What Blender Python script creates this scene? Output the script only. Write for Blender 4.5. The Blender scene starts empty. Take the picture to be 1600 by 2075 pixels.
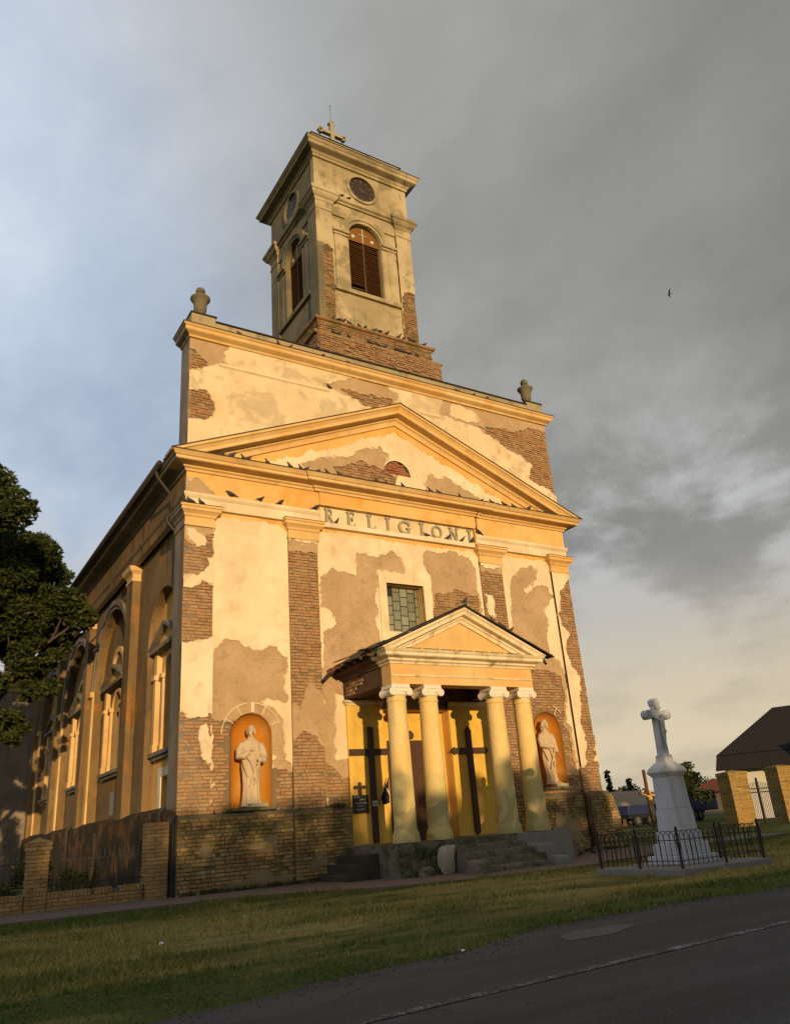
import bpy, bmesh, math, random
import numpy as np
from mathutils import Vector, Matrix

# ------------------------------------------------------------------ camera, sky, sun, exposure
scene = bpy.context.scene
PI = math.pi
CAM = Vector((-5.9727, -19.724, 1.1138))
YAW, PITCH, ROLL = .5739, .3808, -.0786
fw = Vector((math.sin(YAW)*math.cos(PITCH), math.cos(YAW)*math.cos(PITCH), math.sin(PITCH)))
rt = Vector((math.cos(YAW), -math.sin(YAW), 0)); up = rt.cross(fw)
r2 = rt*math.cos(ROLL)+up*math.sin(ROLL); u2 = -rt*math.sin(ROLL)+up*math.cos(ROLL)
cam_d = bpy.data.cameras.new('camera'); cam = bpy.data.objects.new('camera', cam_d)
scene.collection.objects.link(cam); scene.camera = cam
cam.matrix_world = Matrix(((r2.x, u2.x, -fw.x, CAM.x), (r2.y, u2.y, -fw.y, CAM.y), (r2.z, u2.z, -fw.z, CAM.z), (0, 0, 0, 1)))
cam_d.sensor_fit = 'HORIZONTAL'; cam_d.sensor_width = 36; cam_d.lens = 1598.79/1600*36
cam_d.clip_start = .1; cam_d.clip_end = 6000

SUN_AZ, SUN_EL = math.radians(12.5), math.radians(5.7)
sun_d = bpy.data.lights.new('sun', 'SUN'); sun = bpy.data.objects.new('sun', sun_d); scene.collection.objects.link(sun)
sun_d.energy = 4.2; sun_d.angle = math.radians(.53); sun_d.color = (1, .68, .345)
sdir = Vector((math.sin(SUN_AZ)*math.cos(SUN_EL), math.cos(SUN_AZ)*math.cos(SUN_EL), -math.sin(SUN_EL)))
sun.rotation_euler = sdir.to_track_quat('-Z', 'Y').to_euler(); sun.location = (-20, -60, 40)

scene.view_settings.view_transform = 'Standard'; scene.view_settings.look = 'None'
scene.view_settings.exposure = 0; scene.view_settings.gamma = 1

world = bpy.data.worlds.new('World'); scene.world = world; world.use_nodes = True


class NT:
    """small helper to wire shader nodes"""
    def __init__(s, tree): s.t = tree; s.n = tree.nodes; s.l = tree.links
    def node(s, typ, **kw):
        n = s.n.new(typ)
        for k, v in kw.items(): setattr(n, k, v)
        return n
    def put(s, sock, v):
        if v is None: return
        if hasattr(v, 'is_linked') or hasattr(v, 'links'): s.l.new(v, sock)
        else:
            if sock.type == 'RGBA' and len(v) == 3: v = (*v, 1)
            sock.default_value = v
    def math(s, op, a, b=None, c=None, clamp=False):
        n = s.node('ShaderNodeMath', operation=op, use_clamp=clamp)
        for i, x in enumerate((a, b, c)): s.put(n.inputs[i], x)
        return n.outputs[0]
    def vmath(s, op, a, b=None):
        n = s.node('ShaderNodeVectorMath', operation=op)
        s.put(n.inputs[0], a); s.put(n.inputs[1], b)
        return n.outputs['Value'] if op in ('DOT_PRODUCT', 'LENGTH') else n.outputs[0]
    def noise(s, vec, scale, detail=4, rough=.55, dist=0, w=None):
        n = s.node('ShaderNodeTexNoise'); s.put(n.inputs['Vector'], vec)
        n.inputs['Scale'].default_value = scale; n.inputs['Detail'].default_value = detail
        n.inputs['Roughness'].default_value = rough; n.inputs['Distortion'].default_value = dist
        return n.outputs[0]
    def ramp(s, fac, stops, interp='LINEAR'):
        n = s.node('ShaderNodeValToRGB'); n.color_ramp.interpolation = interp; s.put(n.inputs[0], fac)
        e = n.color_ramp.elements
        while len(e) < len(stops): e.new(.5)
        for i, (p, c) in enumerate(stops):
            e[i].position = p; e[i].color = (c, c, c, 1) if not hasattr(c, '__len__') else (*c, 1)
        return n.outputs[0]
    def mix(s, fac, a, b, blend='MIX'):
        n = s.node('ShaderNodeMix', data_type='RGBA', blend_type=blend)
        s.put(n.inputs[0], fac); s.put(n.inputs[6], a); s.put(n.inputs[7], b)
        return n.outputs[2]
    def mrange(s, v, a, b, c=0., d=1.):
        n = s.node('ShaderNodeMapRange'); n.clamp = True; n.interpolation_type = 'SMOOTHSTEP'
        for i, x in enumerate((v, a, b, c, d)): s.put(n.inputs[i], x)
        return n.outputs[0]
    def sep(s, v):
        n = s.node('ShaderNodeSeparateXYZ'); s.put(n.inputs[0], v); return n.outputs
    def comb(s, x, y, z):
        n = s.node('ShaderNodeCombineXYZ')
        for i, a in enumerate((x, y, z)): s.put(n.inputs[i], a)
        return n.outputs[0]
    def mapping(s, v, scale=(1, 1, 1), rot=(0, 0, 0), loc=(0, 0, 0)):
        n = s.node('ShaderNodeMapping'); s.put(n.inputs['Vector'], v)
        n.inputs['Scale'].default_value = scale; n.inputs['Rotation'].default_value = rot; n.inputs['Location'].default_value = loc
        return n.outputs[0]


def build_sky():
    t = NT(world.node_tree); t.n.clear()
    out = t.node('ShaderNodeOutputWorld'); bg = t.node('ShaderNodeBackground'); t.l.new(bg.outputs[0], out.inputs[0])
    d = t.node('ShaderNodeTexCoord').outputs['Generated']
    x, y, z = t.sep(d)
    sky = t.node('ShaderNodeTexSky', sky_type='NISHITA', sun_disc=False)
    sky.sun_elevation = SUN_EL; sky.sun_rotation = SUN_AZ+PI; sky.air_density = 1.4; sky.dust_density = 1.5
    blue = t.vmath('SCALE', sky.outputs[0]); blue.node.inputs[3].default_value = .075
    zz = t.math('ADD', t.math('MAXIMUM', z, 0), .30)
    p = t.comb(t.math('DIVIDE', x, zz), t.math('DIVIDE', y, zz), 0)
    big = t.noise(t.mapping(p, (1, .85, 1), (0, 0, .9), (3.1, 1.7, 0)), .75, 3, .5, .35)
    mid = t.noise(t.mapping(p, (1, .85, 1), (0, 0, 1.0), (7.3, .4, 0)), 2.0, 9, .58, .12)
    v = t.math('ADD', t.math('MULTIPLY', big, .55), t.math('MULTIPLY', mid, .45))
    side = t.math('SUBTRACT', t.math('MULTIPLY', x, math.cos(YAW)), t.math('MULTIPLY', y, math.sin(YAW)))  # + is towards the east of the facade
    wob = t.math('MULTIPLY', t.math('SUBTRACT', big, .5), .9)
    east = t.mrange(t.math('ADD', side, wob), -.34, .20)
    grey = t.ramp(v, [(.34, (.185, .188, .184)), (.46, (.235, .235, .225)), (.56, (.305, .305, .292)), (.68, (.45, .45, .44))])
    cool = t.ramp(v, [(.33, (.26, .325, .435)), (.45, (.37, .45, .585)), (.54, (.51, .60, .74)), (.64, (.74, .80, .89))])
    cl = t.mix(east, cool, grey)
    # break in the cloud low over the eastern horizon
    low = t.mrange(z, .40, .10)
    patch = t.mrange(mid, .46, .62)
    cl = t.mix(t.math('MULTIPLY', t.math('MULTIPLY', t.mrange(z, .52, .30), patch), .85), cl, (.60, .61, .62))
    pale = t.mix(t.mrange(z, .32, .06), (.43, .43, .42), (.72, .61, .43))
    cl = t.mix(t.math('MULTIPLY', low, t.mrange(mid, .25, .62, .62, 1.)), cl, pale)
    gaps = t.math('MULTIPLY', t.mrange(v, .60, .74), .35)
    t.put(bg.inputs[0], t.mix(gaps, cl, blue)); bg.inputs[1].default_value = 1.0


build_sky()

# ------------------------------------------------------------------ helpers
random.seed(7); RNG = np.random.default_rng(7)
COL = scene.collection


def link(o, parent=None):
    COL.objects.link(o)
    if parent is not None: o.parent = parent
    return o


def tag(o, label=None, cat=None, group=None, kind=None):
    if label: o['label'] = label
    if cat: o['category'] = cat
    if group: o['group'] = group
    if kind: o['kind'] = kind
    return o


def empty(name, loc=(0, 0, 0), label=None, cat=None, group=None, rz=0):
    o = bpy.data.objects.new(name, None); link(o); o.location = loc; o.rotation_euler.z = rz
    o.empty_display_size = .2
    return tag(o, label, cat, group)


def front(u, v, d): return (u, d, v)               # facade frame: u = x, d inwards = +y
def left(u, v, d): return (d, -u, v)               # side-wall frame: u = -y, d inwards = +x


def frame_at(f, o):
    return lambda u, v, d: tuple(a+b for a, b in zip(f(u, v, d), o))


class MB:
    def __init__(s): s.v = []; s.f = []
    def add(s, vs, fs):
        n = len(s.v); s.v.extend(vs); s.f.extend([tuple(i+n for i in f) for f in fs]); return s
    def box(s, x0, y0, z0, x1, y1, z1, M=None):
        vs = [(x, y, z) for z in (z0, z1) for y in (y0, y1) for x in (x0, x1)]
        if M is not None: vs = [tuple(M @ Vector(v)) for v in vs]
        return s.add(vs, [(0, 2, 3, 1), (4, 5, 7, 6), (0, 1, 5, 4), (2, 6, 7, 3), (0, 4, 6, 2), (1, 3, 7, 5)])
    def fbox(s, F, u0, u1, v0, v1, d0, d1):
        vs = [F(u, v, d) for d in (d0, d1) for v in (v0, v1) for u in (u0, u1)]
        return s.add(vs, [(0, 1, 3, 2), (4, 6, 7, 5), (0, 4, 5, 1), (2, 3, 7, 6), (0, 2, 6, 4), (1, 5, 7, 3)])
    def prism(s, F, poly, d0, d1):
        n = len(poly); vs = [F(u, v, d0) for u, v in poly]+[F(u, v, d1) for u, v in poly]
        return s.add(vs, [tuple(range(n)), tuple(range(2*n-1, n-1, -1))]+[(i, n+i, n+(i+1) % n, (i+1) % n) for i in range(n)])
    def ring(s, F, uc, vc, r0, r1, d0, d1, a0=0., a1=PI, n=28):
        vs = []; fs = []
        for i in range(n+1):
            a = a0+(a1-a0)*i/n; c, q = math.cos(a), math.sin(a)
            vs += [F(uc+r*c, vc+r*q, d) for r, d in ((r0, d0), (r1, d0), (r1, d1), (r0, d1))]
        for i in range(n):
            k = 4*i
            for j in range(4): fs.append((k+j, k+(j+1) % 4, k+4+(j+1) % 4, k+4+j))
        fs += [(0, 1, 2, 3), (4*n, 4*n+3, 4*n+2, 4*n+1)]
        return s.add(vs, fs)
    def sweep(s, prof, path, closed=False):
        """profile (outward, z) carried along a plan path; outward is to the right of travel"""
        P = [Vector(p) for p in path]; n = len(P); m = len(prof); vs = []; fs = []
        for i in range(n):
            ns = []
            if closed or i > 0:
                e = (P[i]-P[i-1]).normalized(); ns.append(Vector((e.y, -e.x)))
            if closed or i < n-1:
                e = (P[(i+1) % n]-P[i]).normalized(); ns.append(Vector((e.y, -e.x)))
            if len(ns) == 2: o = (ns[0]+ns[1])/(1+ns[0].dot(ns[1]))
            else: o = ns[0]
            vs += [(P[i].x+o.x*a, P[i].y+o.y*a, z) for a, z in prof]
        for i in range(n if closed else n-1):
            k, k2 = i*m, ((i+1) % n)*m
            for j in range(m): fs.append((k+j, k+(j+1) % m, k2+(j+1) % m, k2+j))
        if not closed: fs += [tuple(range(m)), tuple(range((n-1)*m+m-1, (n-1)*m-1, -1))]
        return s.add(vs, fs)
    def rake(s, F, path, prof, zmin=None):
        """profile (outward, h below the line) carried along a sloping line (u, v)"""
        m = len(prof); vs = []; fs = []; n = len(path)
        for u, v in path:
            for o, h in prof:
                zz = v+h
                if zmin is not None: zz = max(zz, zmin)
                vs.append(F(u, zz, -o))
        for i in range(n-1):
            for j in range(m): fs.append((i*m+j, i*m+(j+1) % m, (i+1)*m+(j+1) % m, (i+1)*m+j))
        fs += [tuple(range(m)), tuple(range(n*m-1, (n-1)*m-1, -1))]
        return s.add(vs, fs)
    def lathe(s, prof, c=(0, 0, 0), n=24, M=None):
        vs = []; fs = []; m = len(prof)
        for i in range(n):
            a = 2*PI*i/n
            for r, z in prof:
                p = Vector((r*math.cos(a), r*math.sin(a), z))
                if M is not None: p = M @ p
                vs.append((p.x+c[0], p.y+c[1], p.z+c[2]))
        for i in range(n):
            k, k2 = i*m, ((i+1) % n)*m
            for j in range(m-1): fs.append((k+j, k2+j, k2+j+1, k+j+1))
        fs.append(tuple(i*m for i in range(n))[::-1]); fs.append(tuple(i*m+m-1 for i in range(n)))
        return s.add(vs, fs)
    def tube(s, pts, rad, n=8):
        P = [Vector(p) for p in pts]; R = rad if hasattr(rad, '__len__') else [rad]*len(P)
        vs = []; fs = []; prev = None
        for i, p in enumerate(P):
            t = (P[min(i+1, len(P)-1)]-P[max(i-1, 0)]).normalized()
            if prev is None: a = t.orthogonal().normalized()
            else: a = (prev-t*prev.dot(t)); a = a.normalized() if a.length > 1e-6 else t.orthogonal().normalized()
            prev = a; b = t.cross(a)
            for k in range(n):
                q = p+(a*math.cos(2*PI*k/n)+b*math.sin(2*PI*k/n))*R[i]; vs.append(tuple(q))
        for i in range(len(P)-1):
            for k in range(n): fs.append((i*n+k, i*n+(k+1) % n, (i+1)*n+(k+1) % n, (i+1)*n+k))
        fs += [tuple(range(n))[::-1], tuple(range((len(P)-1)*n, len(P)*n))]
        return s.add(vs, fs)
    def ell(s, c, r, M=None, n=14, m=9):
        prof = []; vs = []; fs = []
        for j in range(1, m):
            a = -PI/2+PI*j/m
            for i in range(n):
                b = 2*PI*i/n; p = Vector((r[0]*math.cos(a)*math.cos(b), r[1]*math.cos(a)*math.sin(b), r[2]*math.sin(a)))
                vs.append(p)
        vs += [Vector((0, 0, -r[2])), Vector((0, 0, r[2]))]
        if M is not None: vs = [M @ p for p in vs]
        vs = [(p.x+c[0], p.y+c[1], p.z+c[2]) for p in vs]
        for j in range(m-2):
            for i in range(n): fs.append((j*n+i, j*n+(i+1) % n, (j+1)*n+(i+1) % n, (j+1)*n+i))
        for i in range(n):
            fs.append(((m-1)*n, (i+1) % n, i)); fs.append(((m-1)*n+1, (m-2)*n+i, (m-2)*n+(i+1) % n))
        return s.add(vs, fs)
    def mesh(s, name):
        me = bpy.data.meshes.new(name); me.from_pydata(s.v, [], s.f); me.update()
        bm = bmesh.new(); bm.from_mesh(me); bmesh.ops.recalc_face_normals(bm, faces=bm.faces); bm.to_mesh(me); bm.free()
        return me
    def obj(s, name, mat, parent=None, smooth=False, bevel=0):
        me = s.mesh(name)
        if mat: me.materials.append(MAT[mat])
        if smooth:
            me.polygons.foreach_set('use_smooth', [True]*len(me.polygons))
        o = link(bpy.data.objects.new(name, me), parent)
        if bevel:
            b = o.modifiers.new('bevel', 'BEVEL'); b.width = bevel; b.segments = 1; b.limit_method = 'ANGLE'; b.angle_limit = .7
        return o


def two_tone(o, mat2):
    """left-facing faces get a darker material: shade of that side painted in"""
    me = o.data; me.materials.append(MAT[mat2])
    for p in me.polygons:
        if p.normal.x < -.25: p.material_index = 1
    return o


def np_mesh(name, V, F, mat, parent=None, smooth=False):
    """fast mesh from arrays, F is (n, k)"""
    V = np.asarray(V, np.float32); F = np.asarray(F, np.int32); k = F.shape[1]
    me = bpy.data.meshes.new(name)
    me.vertices.add(len(V)); me.vertices.foreach_set('co', V.ravel())
    me.loops.add(F.size); me.loops.foreach_set('vertex_index', F.ravel())
    me.polygons.add(len(F)); me.polygons.foreach_set('loop_start', np.arange(0, F.size, k, dtype=np.int32))
    me.update(calc_edges=True); me.validate()
    me.materials.append(MAT[mat])
    if smooth: me.polygons.foreach_set('use_smooth', [True]*len(me.polygons))
    return link(bpy.data.objects.new(name, me), parent)


def copy_tree(o, parent=None):
    c = o.copy(); link(c, parent)
    for ch in o.children: copy_tree(ch, c)
    return c


# ---- smooth value noise for ragged plaster edges
def vnoise(U, V, sc, seed):
    u, v = U*sc+seed*13.7, V*sc+seed*7.3
    iu, iv = np.floor(u).astype(int), np.floor(v).astype(int); fu, fv = u-iu, v-iv
    fu = fu*fu*(3-2*fu); fv = fv*fv*(3-2*fv)
    def h(a, b):
        q = np.sin(a*127.1+b*311.7+seed*74.7)*43758.5453; return q-np.floor(q)
    return (h(iu, iv)*(1-fu)+h(iu+1, iv)*fu)*(1-fv)+(h(iu, iv+1)*(1-fu)+h(iu+1, iv+1)*fu)*fv-.5


def rag(U, V, seed=1):
    return .13*vnoise(U, V, 2.6, seed)+.09*vnoise(U, V, 7, seed+1)+.06*vnoise(U, V, 16, seed+2)+.035*vnoise(U, V, 31, seed+3)


def sdist(poly, U, V):
    """signed distance to a polygon, positive inside"""
    d = np.full(U.shape, 1e9); ins = np.zeros(U.shape, bool); n = len(poly)
    for i in range(n):
        (x0, y0), (x1, y1) = poly[i], poly[(i+1) % n]
        ex, ey = x1-x0, y1-y0; L = ex*ex+ey*ey+1e-12
        t = np.clip(((U-x0)*ex+(V-y0)*ey)/L, 0, 1)
        d = np.minimum(d, np.hypot(U-x0-t*ex, V-y0-t*ey))
        c = (y0 > V) != (y1 > V)
        xi = x0+(V-y0)*ex/(ey if abs(ey) > 1e-12 else 1e-12)
        ins ^= c & (U < xi)
    return np.where(ins, d, -d)


def arch_hole(uc, hw, v0, vs, rise=None):
    """signed distance of a round-headed opening"""
    def f(U, V):
        body = np.minimum(np.minimum(hw-np.abs(U-uc), V-v0), vs-V+1e-9)
        head = np.where(V >= vs-.3, hw-np.hypot(U-uc, np.maximum(V-vs, 0)), -9)
        return np.where(V <= vs, np.minimum(hw-np.abs(U-uc), V-v0), np.maximum(head, -9))
    return f


def rect_hole(u0, u1, v0, v1):
    return lambda U, V: np.minimum(np.minimum(U-u0, u1-U), np.minimum(V-v0, v1-V))


def disc_hole(uc, vc, r): return lambda U, V: r-np.hypot(U-uc, V-vc)


def components(cells):
    lab = np.zeros(cells.shape, int); k = 0
    for s in zip(*np.nonzero(cells)):
        if lab[s]: continue
        k += 1; st = [s]; lab[s] = k
        while st:
            a, b = st.pop()
            for q in ((a+1, b), (a-1, b), (a, b+1), (a, b-1)):
                if 0 <= q[0] < cells.shape[0] and 0 <= q[1] < cells.shape[1] and cells[q] and not lab[q]: lab[q] = k; st.append(q)
    return lab, k


def layer(name, F, rect, field, d, thick, mat, parent, cell=.03, border=True):
    """a thin coat of plaster, mortar or masonry: contour of a field over a rectangle, with real thickness"""
    u0, u1, v0, v1 = rect
    nu = max(2, int(round((u1-u0)/cell))); nv = max(2, int(round((v1-v0)/cell)))
    us = np.linspace(u0, u1, nu+1); vs = np.linspace(v0, v1, nv+1)
    U, V = np.meshgrid(us, vs); f = field(U, V); ins = f > 0
    if not ins.any(): return None
    full = ins[:-1, :-1] & ins[1:, :-1] & ins[:-1, 1:] & ins[1:, 1:]
    anyi = ins[:-1, :-1] | ins[1:, :-1] | ins[:-1, 1:] | ins[1:, 1:]
    lab, ncomp = components(anyi); objs = []
    for c in range(1, ncomp+1):
        if (lab == c).sum() < 6: continue
        objs.append(_layer_piece(name, F, rect, us, vs, f, ins, full & (lab == c), anyi & (lab == c), d, thick, mat, parent, border))
    return objs


def _layer_piece(name, F, rect, us, vs, f, ins, full, anyi, d, thick, mat, parent, border):
    u0, u1, v0, v1 = rect; nu, nv = len(us)-1, len(vs)-1
    mb = MB()
    def rimq(a, b):
        mb.add([F(*a, d), F(*b, d), F(*b, d+thick), F(*a, d+thick)], [(0, 1, 2, 3)])
    # merge full rows into rectangles
    open_runs = {}
    def flush(key, j0, j1):
        a, b = key
        mb.add([F(us[a], vs[j0], d), F(us[b], vs[j0], d), F(us[b], vs[j1], d), F(us[a], vs[j1], d)], [(0, 1, 2, 3)])
    for j in range(nv+1):
        runs = set()
        if j < nv:
            row = full[j]; i = 0
            while i < nu:
                if row[i]:
                    k = i
                    while k < nu and row[k]: k += 1
                    runs.add((i, k)); i = k
                else: i += 1
        for key in list(open_runs):
            if key not in runs: flush(key, open_runs.pop(key), j)
        for key in runs: open_runs.setdefault(key, j)
    part = anyi & ~full
    for j, i in zip(*np.nonzero(part)):
        cs = [(j, i), (j, i+1), (j+1, i+1), (j+1, i)]; pts = []; ex = None; en = None
        for q in range(4):
            a, b = cs[q], cs[(q+1) % 4]; fa, fb = f[a], f[b]
            if fa > 0: pts.append((us[a[1]], vs[a[0]]))
            if (fa > 0) != (fb > 0):
                t = fa/(fa-fb); p = (us[a[1]]+(us[b[1]]-us[a[1]])*t, vs[a[0]]+(vs[b[0]]-vs[a[0]])*t)
                pts.append(p)
                if fa > 0: ex = p
                else: en = p
                if ex and en: rimq(ex, en); ex = en = None
        if len(pts) >= 3: mb.add([F(*p, d) for p in pts], [tuple(range(len(pts)))])
    if border:
        for i, uu in ((0, u0), (nu-1, u1)):
            j = 0
            while j < nv:
                if full[j, i]:
                    k = j
                    while k < nv and full[k, i]: k += 1
                    rimq((uu, vs[j]), (uu, vs[k])); j = k
                else: j += 1
        for j, e in ((v0, 0), (v1, nv-1)):
            i = 0
            while i < nu:
                if full[e, i]:
                    k = i
                    while k < nu and full[e, k]: k += 1
                    rimq((us[i], j), (us[k], j)); i = k
                else: i += 1
    me = bpy.data.meshes.new(name); me.from_pydata(mb.v, [], mb.f); me.update(); me.materials.append(MAT[mat])
    return link(bpy.data.objects.new(name, me), parent)

# ------------------------------------------------------------------ materials
MAT = {}


def material(name, build, rough=.9, spec=.25, metal=0.):
    m = bpy.data.materials.new(name); m.use_nodes = True; MAT[name] = m
    t = NT(m.node_tree); b = t.n['Principled BSDF']
    b.inputs['Roughness'].default_value = rough; b.inputs['Metallic'].default_value = metal
    b.inputs['Specular IOR Level'].default_value = spec
    geo = t.node('ShaderNodeNewGeometry'); pos = geo.outputs['Position']
    t.b = b; t.pos = pos; t.geo = geo
    res = build(t, pos)
    col, h, amt = res if isinstance(res, tuple) and len(res) == 3 and not isinstance(res[0], float) else (res, None, 0)
    t.put(b.inputs['Base Color'], col)
    if h is not None:
        bp = t.node('ShaderNodeBump'); bp.inputs['Strength'].default_value = amt; bp.inputs['Distance'].default_value = .03
        t.put(bp.inputs['Height'], h); t.l.new(bp.outputs[0], b.inputs['Normal'])
    return m


def flat(name, c, var=.25, sc=6., rough=.85, bump=.25, spec=.25, metal=0.):
    def f(t, p):
        n = t.noise(p, sc, 5, .6); n2 = t.noise(p, sc*.17, 3)
        a = tuple(x*(1-var) for x in c); b = tuple(min(1, x*(1+var)) for x in c)
        return t.mix(t.math('ADD', t.math('MULTIPLY', n, .6), t.math('MULTIPLY', n2, .4)), a, b), n, bump
    return material(name, f, rough, spec, metal)


def plaster(name, base, pale, ochre, stain, ochre_amt=.35, stain_amt=.5, streak=.5, seed=0., blotch=.3):
    def f(t, p):
        q = t.mapping(p, loc=(seed, seed*.7, seed*.3))
        n1 = t.noise(q, .45, 5, .6, .4); n2 = t.noise(q, 2.2, 6, .62, .3); n3 = t.noise(q, 26, 4, .6)
        c = t.mix(t.mrange(n1, .36, .64), base, pale)
        on = t.math('ADD', t.math('MULTIPLY', t.noise(q, .8, 4, .55, .8), .65), t.math('MULTIPLY', n2, .35))
        c = t.mix(t.math('MULTIPLY', t.mrange(on, .52, .66), ochre_amt), c, ochre)
        st = t.noise(t.mapping(q, (3.2, 3.2, .22)), 1.0, 5, .6)
        sn = t.math('ADD', t.math('MULTIPLY', st, streak), t.math('MULTIPLY', n2, 1-streak))
        c = t.mix(t.math('MULTIPLY', t.mrange(sn, .50, .70), stain_amt), c, stain)
        c = t.mix(t.math('MULTIPLY', t.mrange(n3, .58, .75), .18), c, stain)
        bl = t.math('ADD', t.math('MULTIPLY', t.noise(t.mapping(q, loc=(5, 2, 8)), .75, 6, .6, .5), .75), t.math('MULTIPLY', n2, .25))
        c = t.mix(t.math('MULTIPLY', t.mrange(bl, .50, .58), blotch), c, tuple(.5*(a+b) for a, b in zip(stain, base)))
        # chips and pock marks
        vo = t.node('ShaderNodeTexVoronoi'); vo.inputs['Scale'].default_value = 2.3; t.put(vo.inputs['Vector'], q)
        spot = t.math('MULTIPLY', t.mrange(vo.outputs['Distance'], .07, .03), t.mrange(n2, .5, .6))
        c = t.mix(t.math('MULTIPLY', spot, .8), c, stain)
        h = t.math('ADD', t.math('MULTIPLY', n2, .7), t.math('MULTIPLY', n3, .25))
        return c, h, .35
    return material(name, f, .92, .15)


def brickmat(name, cols, moss=0., mossz=(0, 1), mortar_wash=.3):
    def f(t, p):
        info = t.node('ShaderNodeObjectInfo')
        r = t.math('FRACT', t.math('ADD', t.geo.outputs['Random Per Island'], t.math('MULTIPLY', info.outputs['Random'], 7.31)))
        st = [(i/(len(cols)-1), c) for i, c in enumerate(cols)]
        c = t.ramp(r, st)
        n = t.noise(p, 11, 5, .65); n2 = t.noise(p, 1.1, 5, .6, .4); n4 = t.noise(p, 4.5, 6, .7, .6)
        c = t.mix(t.math('MULTIPLY', t.mrange(n, .40, .72), .45), c, tuple(x*.45 for x in cols[1]))
        c = t.mix(t.math('MULTIPLY', t.mrange(n2, .44, .62), mortar_wash), c, (.40, .28, .16))
        c = t.mix(t.math('MULTIPLY', t.mrange(n4, .52, .64), mortar_wash*1.7), c, (.41, .29, .165))
        if moss:
            z = t.sep(p)[2]; zb = t.math('MULTIPLY', t.mrange(z, mossz[0], mossz[1]), moss)
            m = t.math('MULTIPLY', zb, t.mrange(t.noise(p, 2.6, 6, .65, .5), .42, .60))
            c = t.mix(m, c, (.085, .095, .03))
        return c, n, .5
    return material(name, f, .95, .1)


plaster('cream_plaster', (.70, .56, .36), (.78, .67, .47), (.64, .43, .19), (.40, .34, .22), .38, .45, .45, 0, .32)
plaster('attic_plaster', (.66, .52, .32), (.76, .63, .42), (.62, .42, .18), (.30, .265, .165), .35, .7, .35, 17, .75)
plaster('pale_plaster', (.70, .58, .38), (.78, .68, .50), (.64, .45, .22), (.38, .36, .27), .25, .55, .3, 4)
plaster('ochre_trim', (.66, .42, .16), (.72, .51, .24), (.64, .31, .06), (.33, .26, .14), .45, .45, .5, 2)
plaster('ochre_plaster', (.70, .39, .10), (.73, .49, .20), (.66, .27, .03), (.42, .32, .18), .6, .35, .4, 8)
plaster('yellow_paint', (.70, .445, .075), (.74, .49, .10), (.64, .36, .05), (.40, .28, .09), .5, .6, .55, 11, .4)
plaster('tower_plaster', (.34, .28, .165), (.50, .42, .26), (.46, .31, .14), (.15, .135, .085), .4, .95, .5, 5, .85)
plaster('shaded_tower_plaster', (.155, .135, .085), (.21, .18, .11), (.26, .16, .06), (.075, .075, .05), .3, .85, .7, 15, .6)  # darker stained copy of tower_plaster: shade of the left side painted in
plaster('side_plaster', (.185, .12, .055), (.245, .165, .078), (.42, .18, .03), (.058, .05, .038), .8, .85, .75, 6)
plaster('soot_shade_plaster', (.20, .17, .14), (.28, .23, .17), (.30, .18, .08), (.09, .085, .08), .3, .8, .85, 3)  # soot grey, also used to paint shade on left faces and the sacristy
plaster('niche_orange', (.47, .19, .022), (.52, .235, .035), (.44, .15, .015), (.58, .40, .18), .5, .3, .3, 9)
plaster('portico_cream', (.70, .58, .36), (.76, .66, .46), (.66, .46, .20), (.17, .145, .09), .3, .9, .55, 12, .55)
plaster('weathered_cap', (.30, .25, .15), (.40, .33, .20), (.36, .24, .10), (.10, .10, .05), .3, .9, .5, 13)


def _under(t, p):
    n1 = t.noise(p, 1.0, 5, .6, .3); n2 = t.noise(p, 9, 5, .65); x, y, z = t.sep(p)
    # ghost of the courses under the scratch coat
    br = t.node('ShaderNodeTexBrick'); br.inputs['Scale'].default_value = 1.; br.inputs['Brick Width'].default_value = .26
    br.inputs['Row Height'].default_value = .088; br.inputs['Mortar Size'].default_value = .012; br.inputs['Mortar Smooth'].default_value = .5
    wv = t.math('MULTIPLY', t.noise(p, 6, 3), .05)
    t.put(br.inputs['Vector'], t.comb(t.math('ADD', t.math('ADD', x, y), wv), t.math('ADD', z, t.math('MULTIPLY', t.noise(p, 3.3, 4), .045)), 0))
    ghost = t.math('MULTIPLY', t.math('MULTIPLY', br.outputs['Fac'], t.mrange(t.noise(p, 7, 4, .7), .42, .62)), t.mrange(t.noise(p, .9, 5, .6, .5), .47, .60))
    c = t.mix(t.mrange(n1, .35, .65), (.41, .29, .165), (.48, .345, .205))
    n5 = t.noise(p, 2.7, 6, .68, .5)
    c = t.mix(t.math('MULTIPLY', t.mrange(n2, .50, .72), .5), c, (.32, .21, .11))
    c = t.mix(t.math('MULTIPLY', t.mrange(n5, .54, .64), .45), c, (.29, .20, .115))
    c = t.mix(t.math('MULTIPLY', t.mrange(t.noise(p, 5.5, 5, .7), .64, .70), .6), c, (.60, .48, .31))
    c = t.mix(t.math('MULTIPLY', ghost, .38), c, (.27, .17, .09))
    return c, t.math('SUBTRACT', t.math('ADD', n2, n1), t.math('MULTIPLY', ghost, .8)), .45


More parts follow.
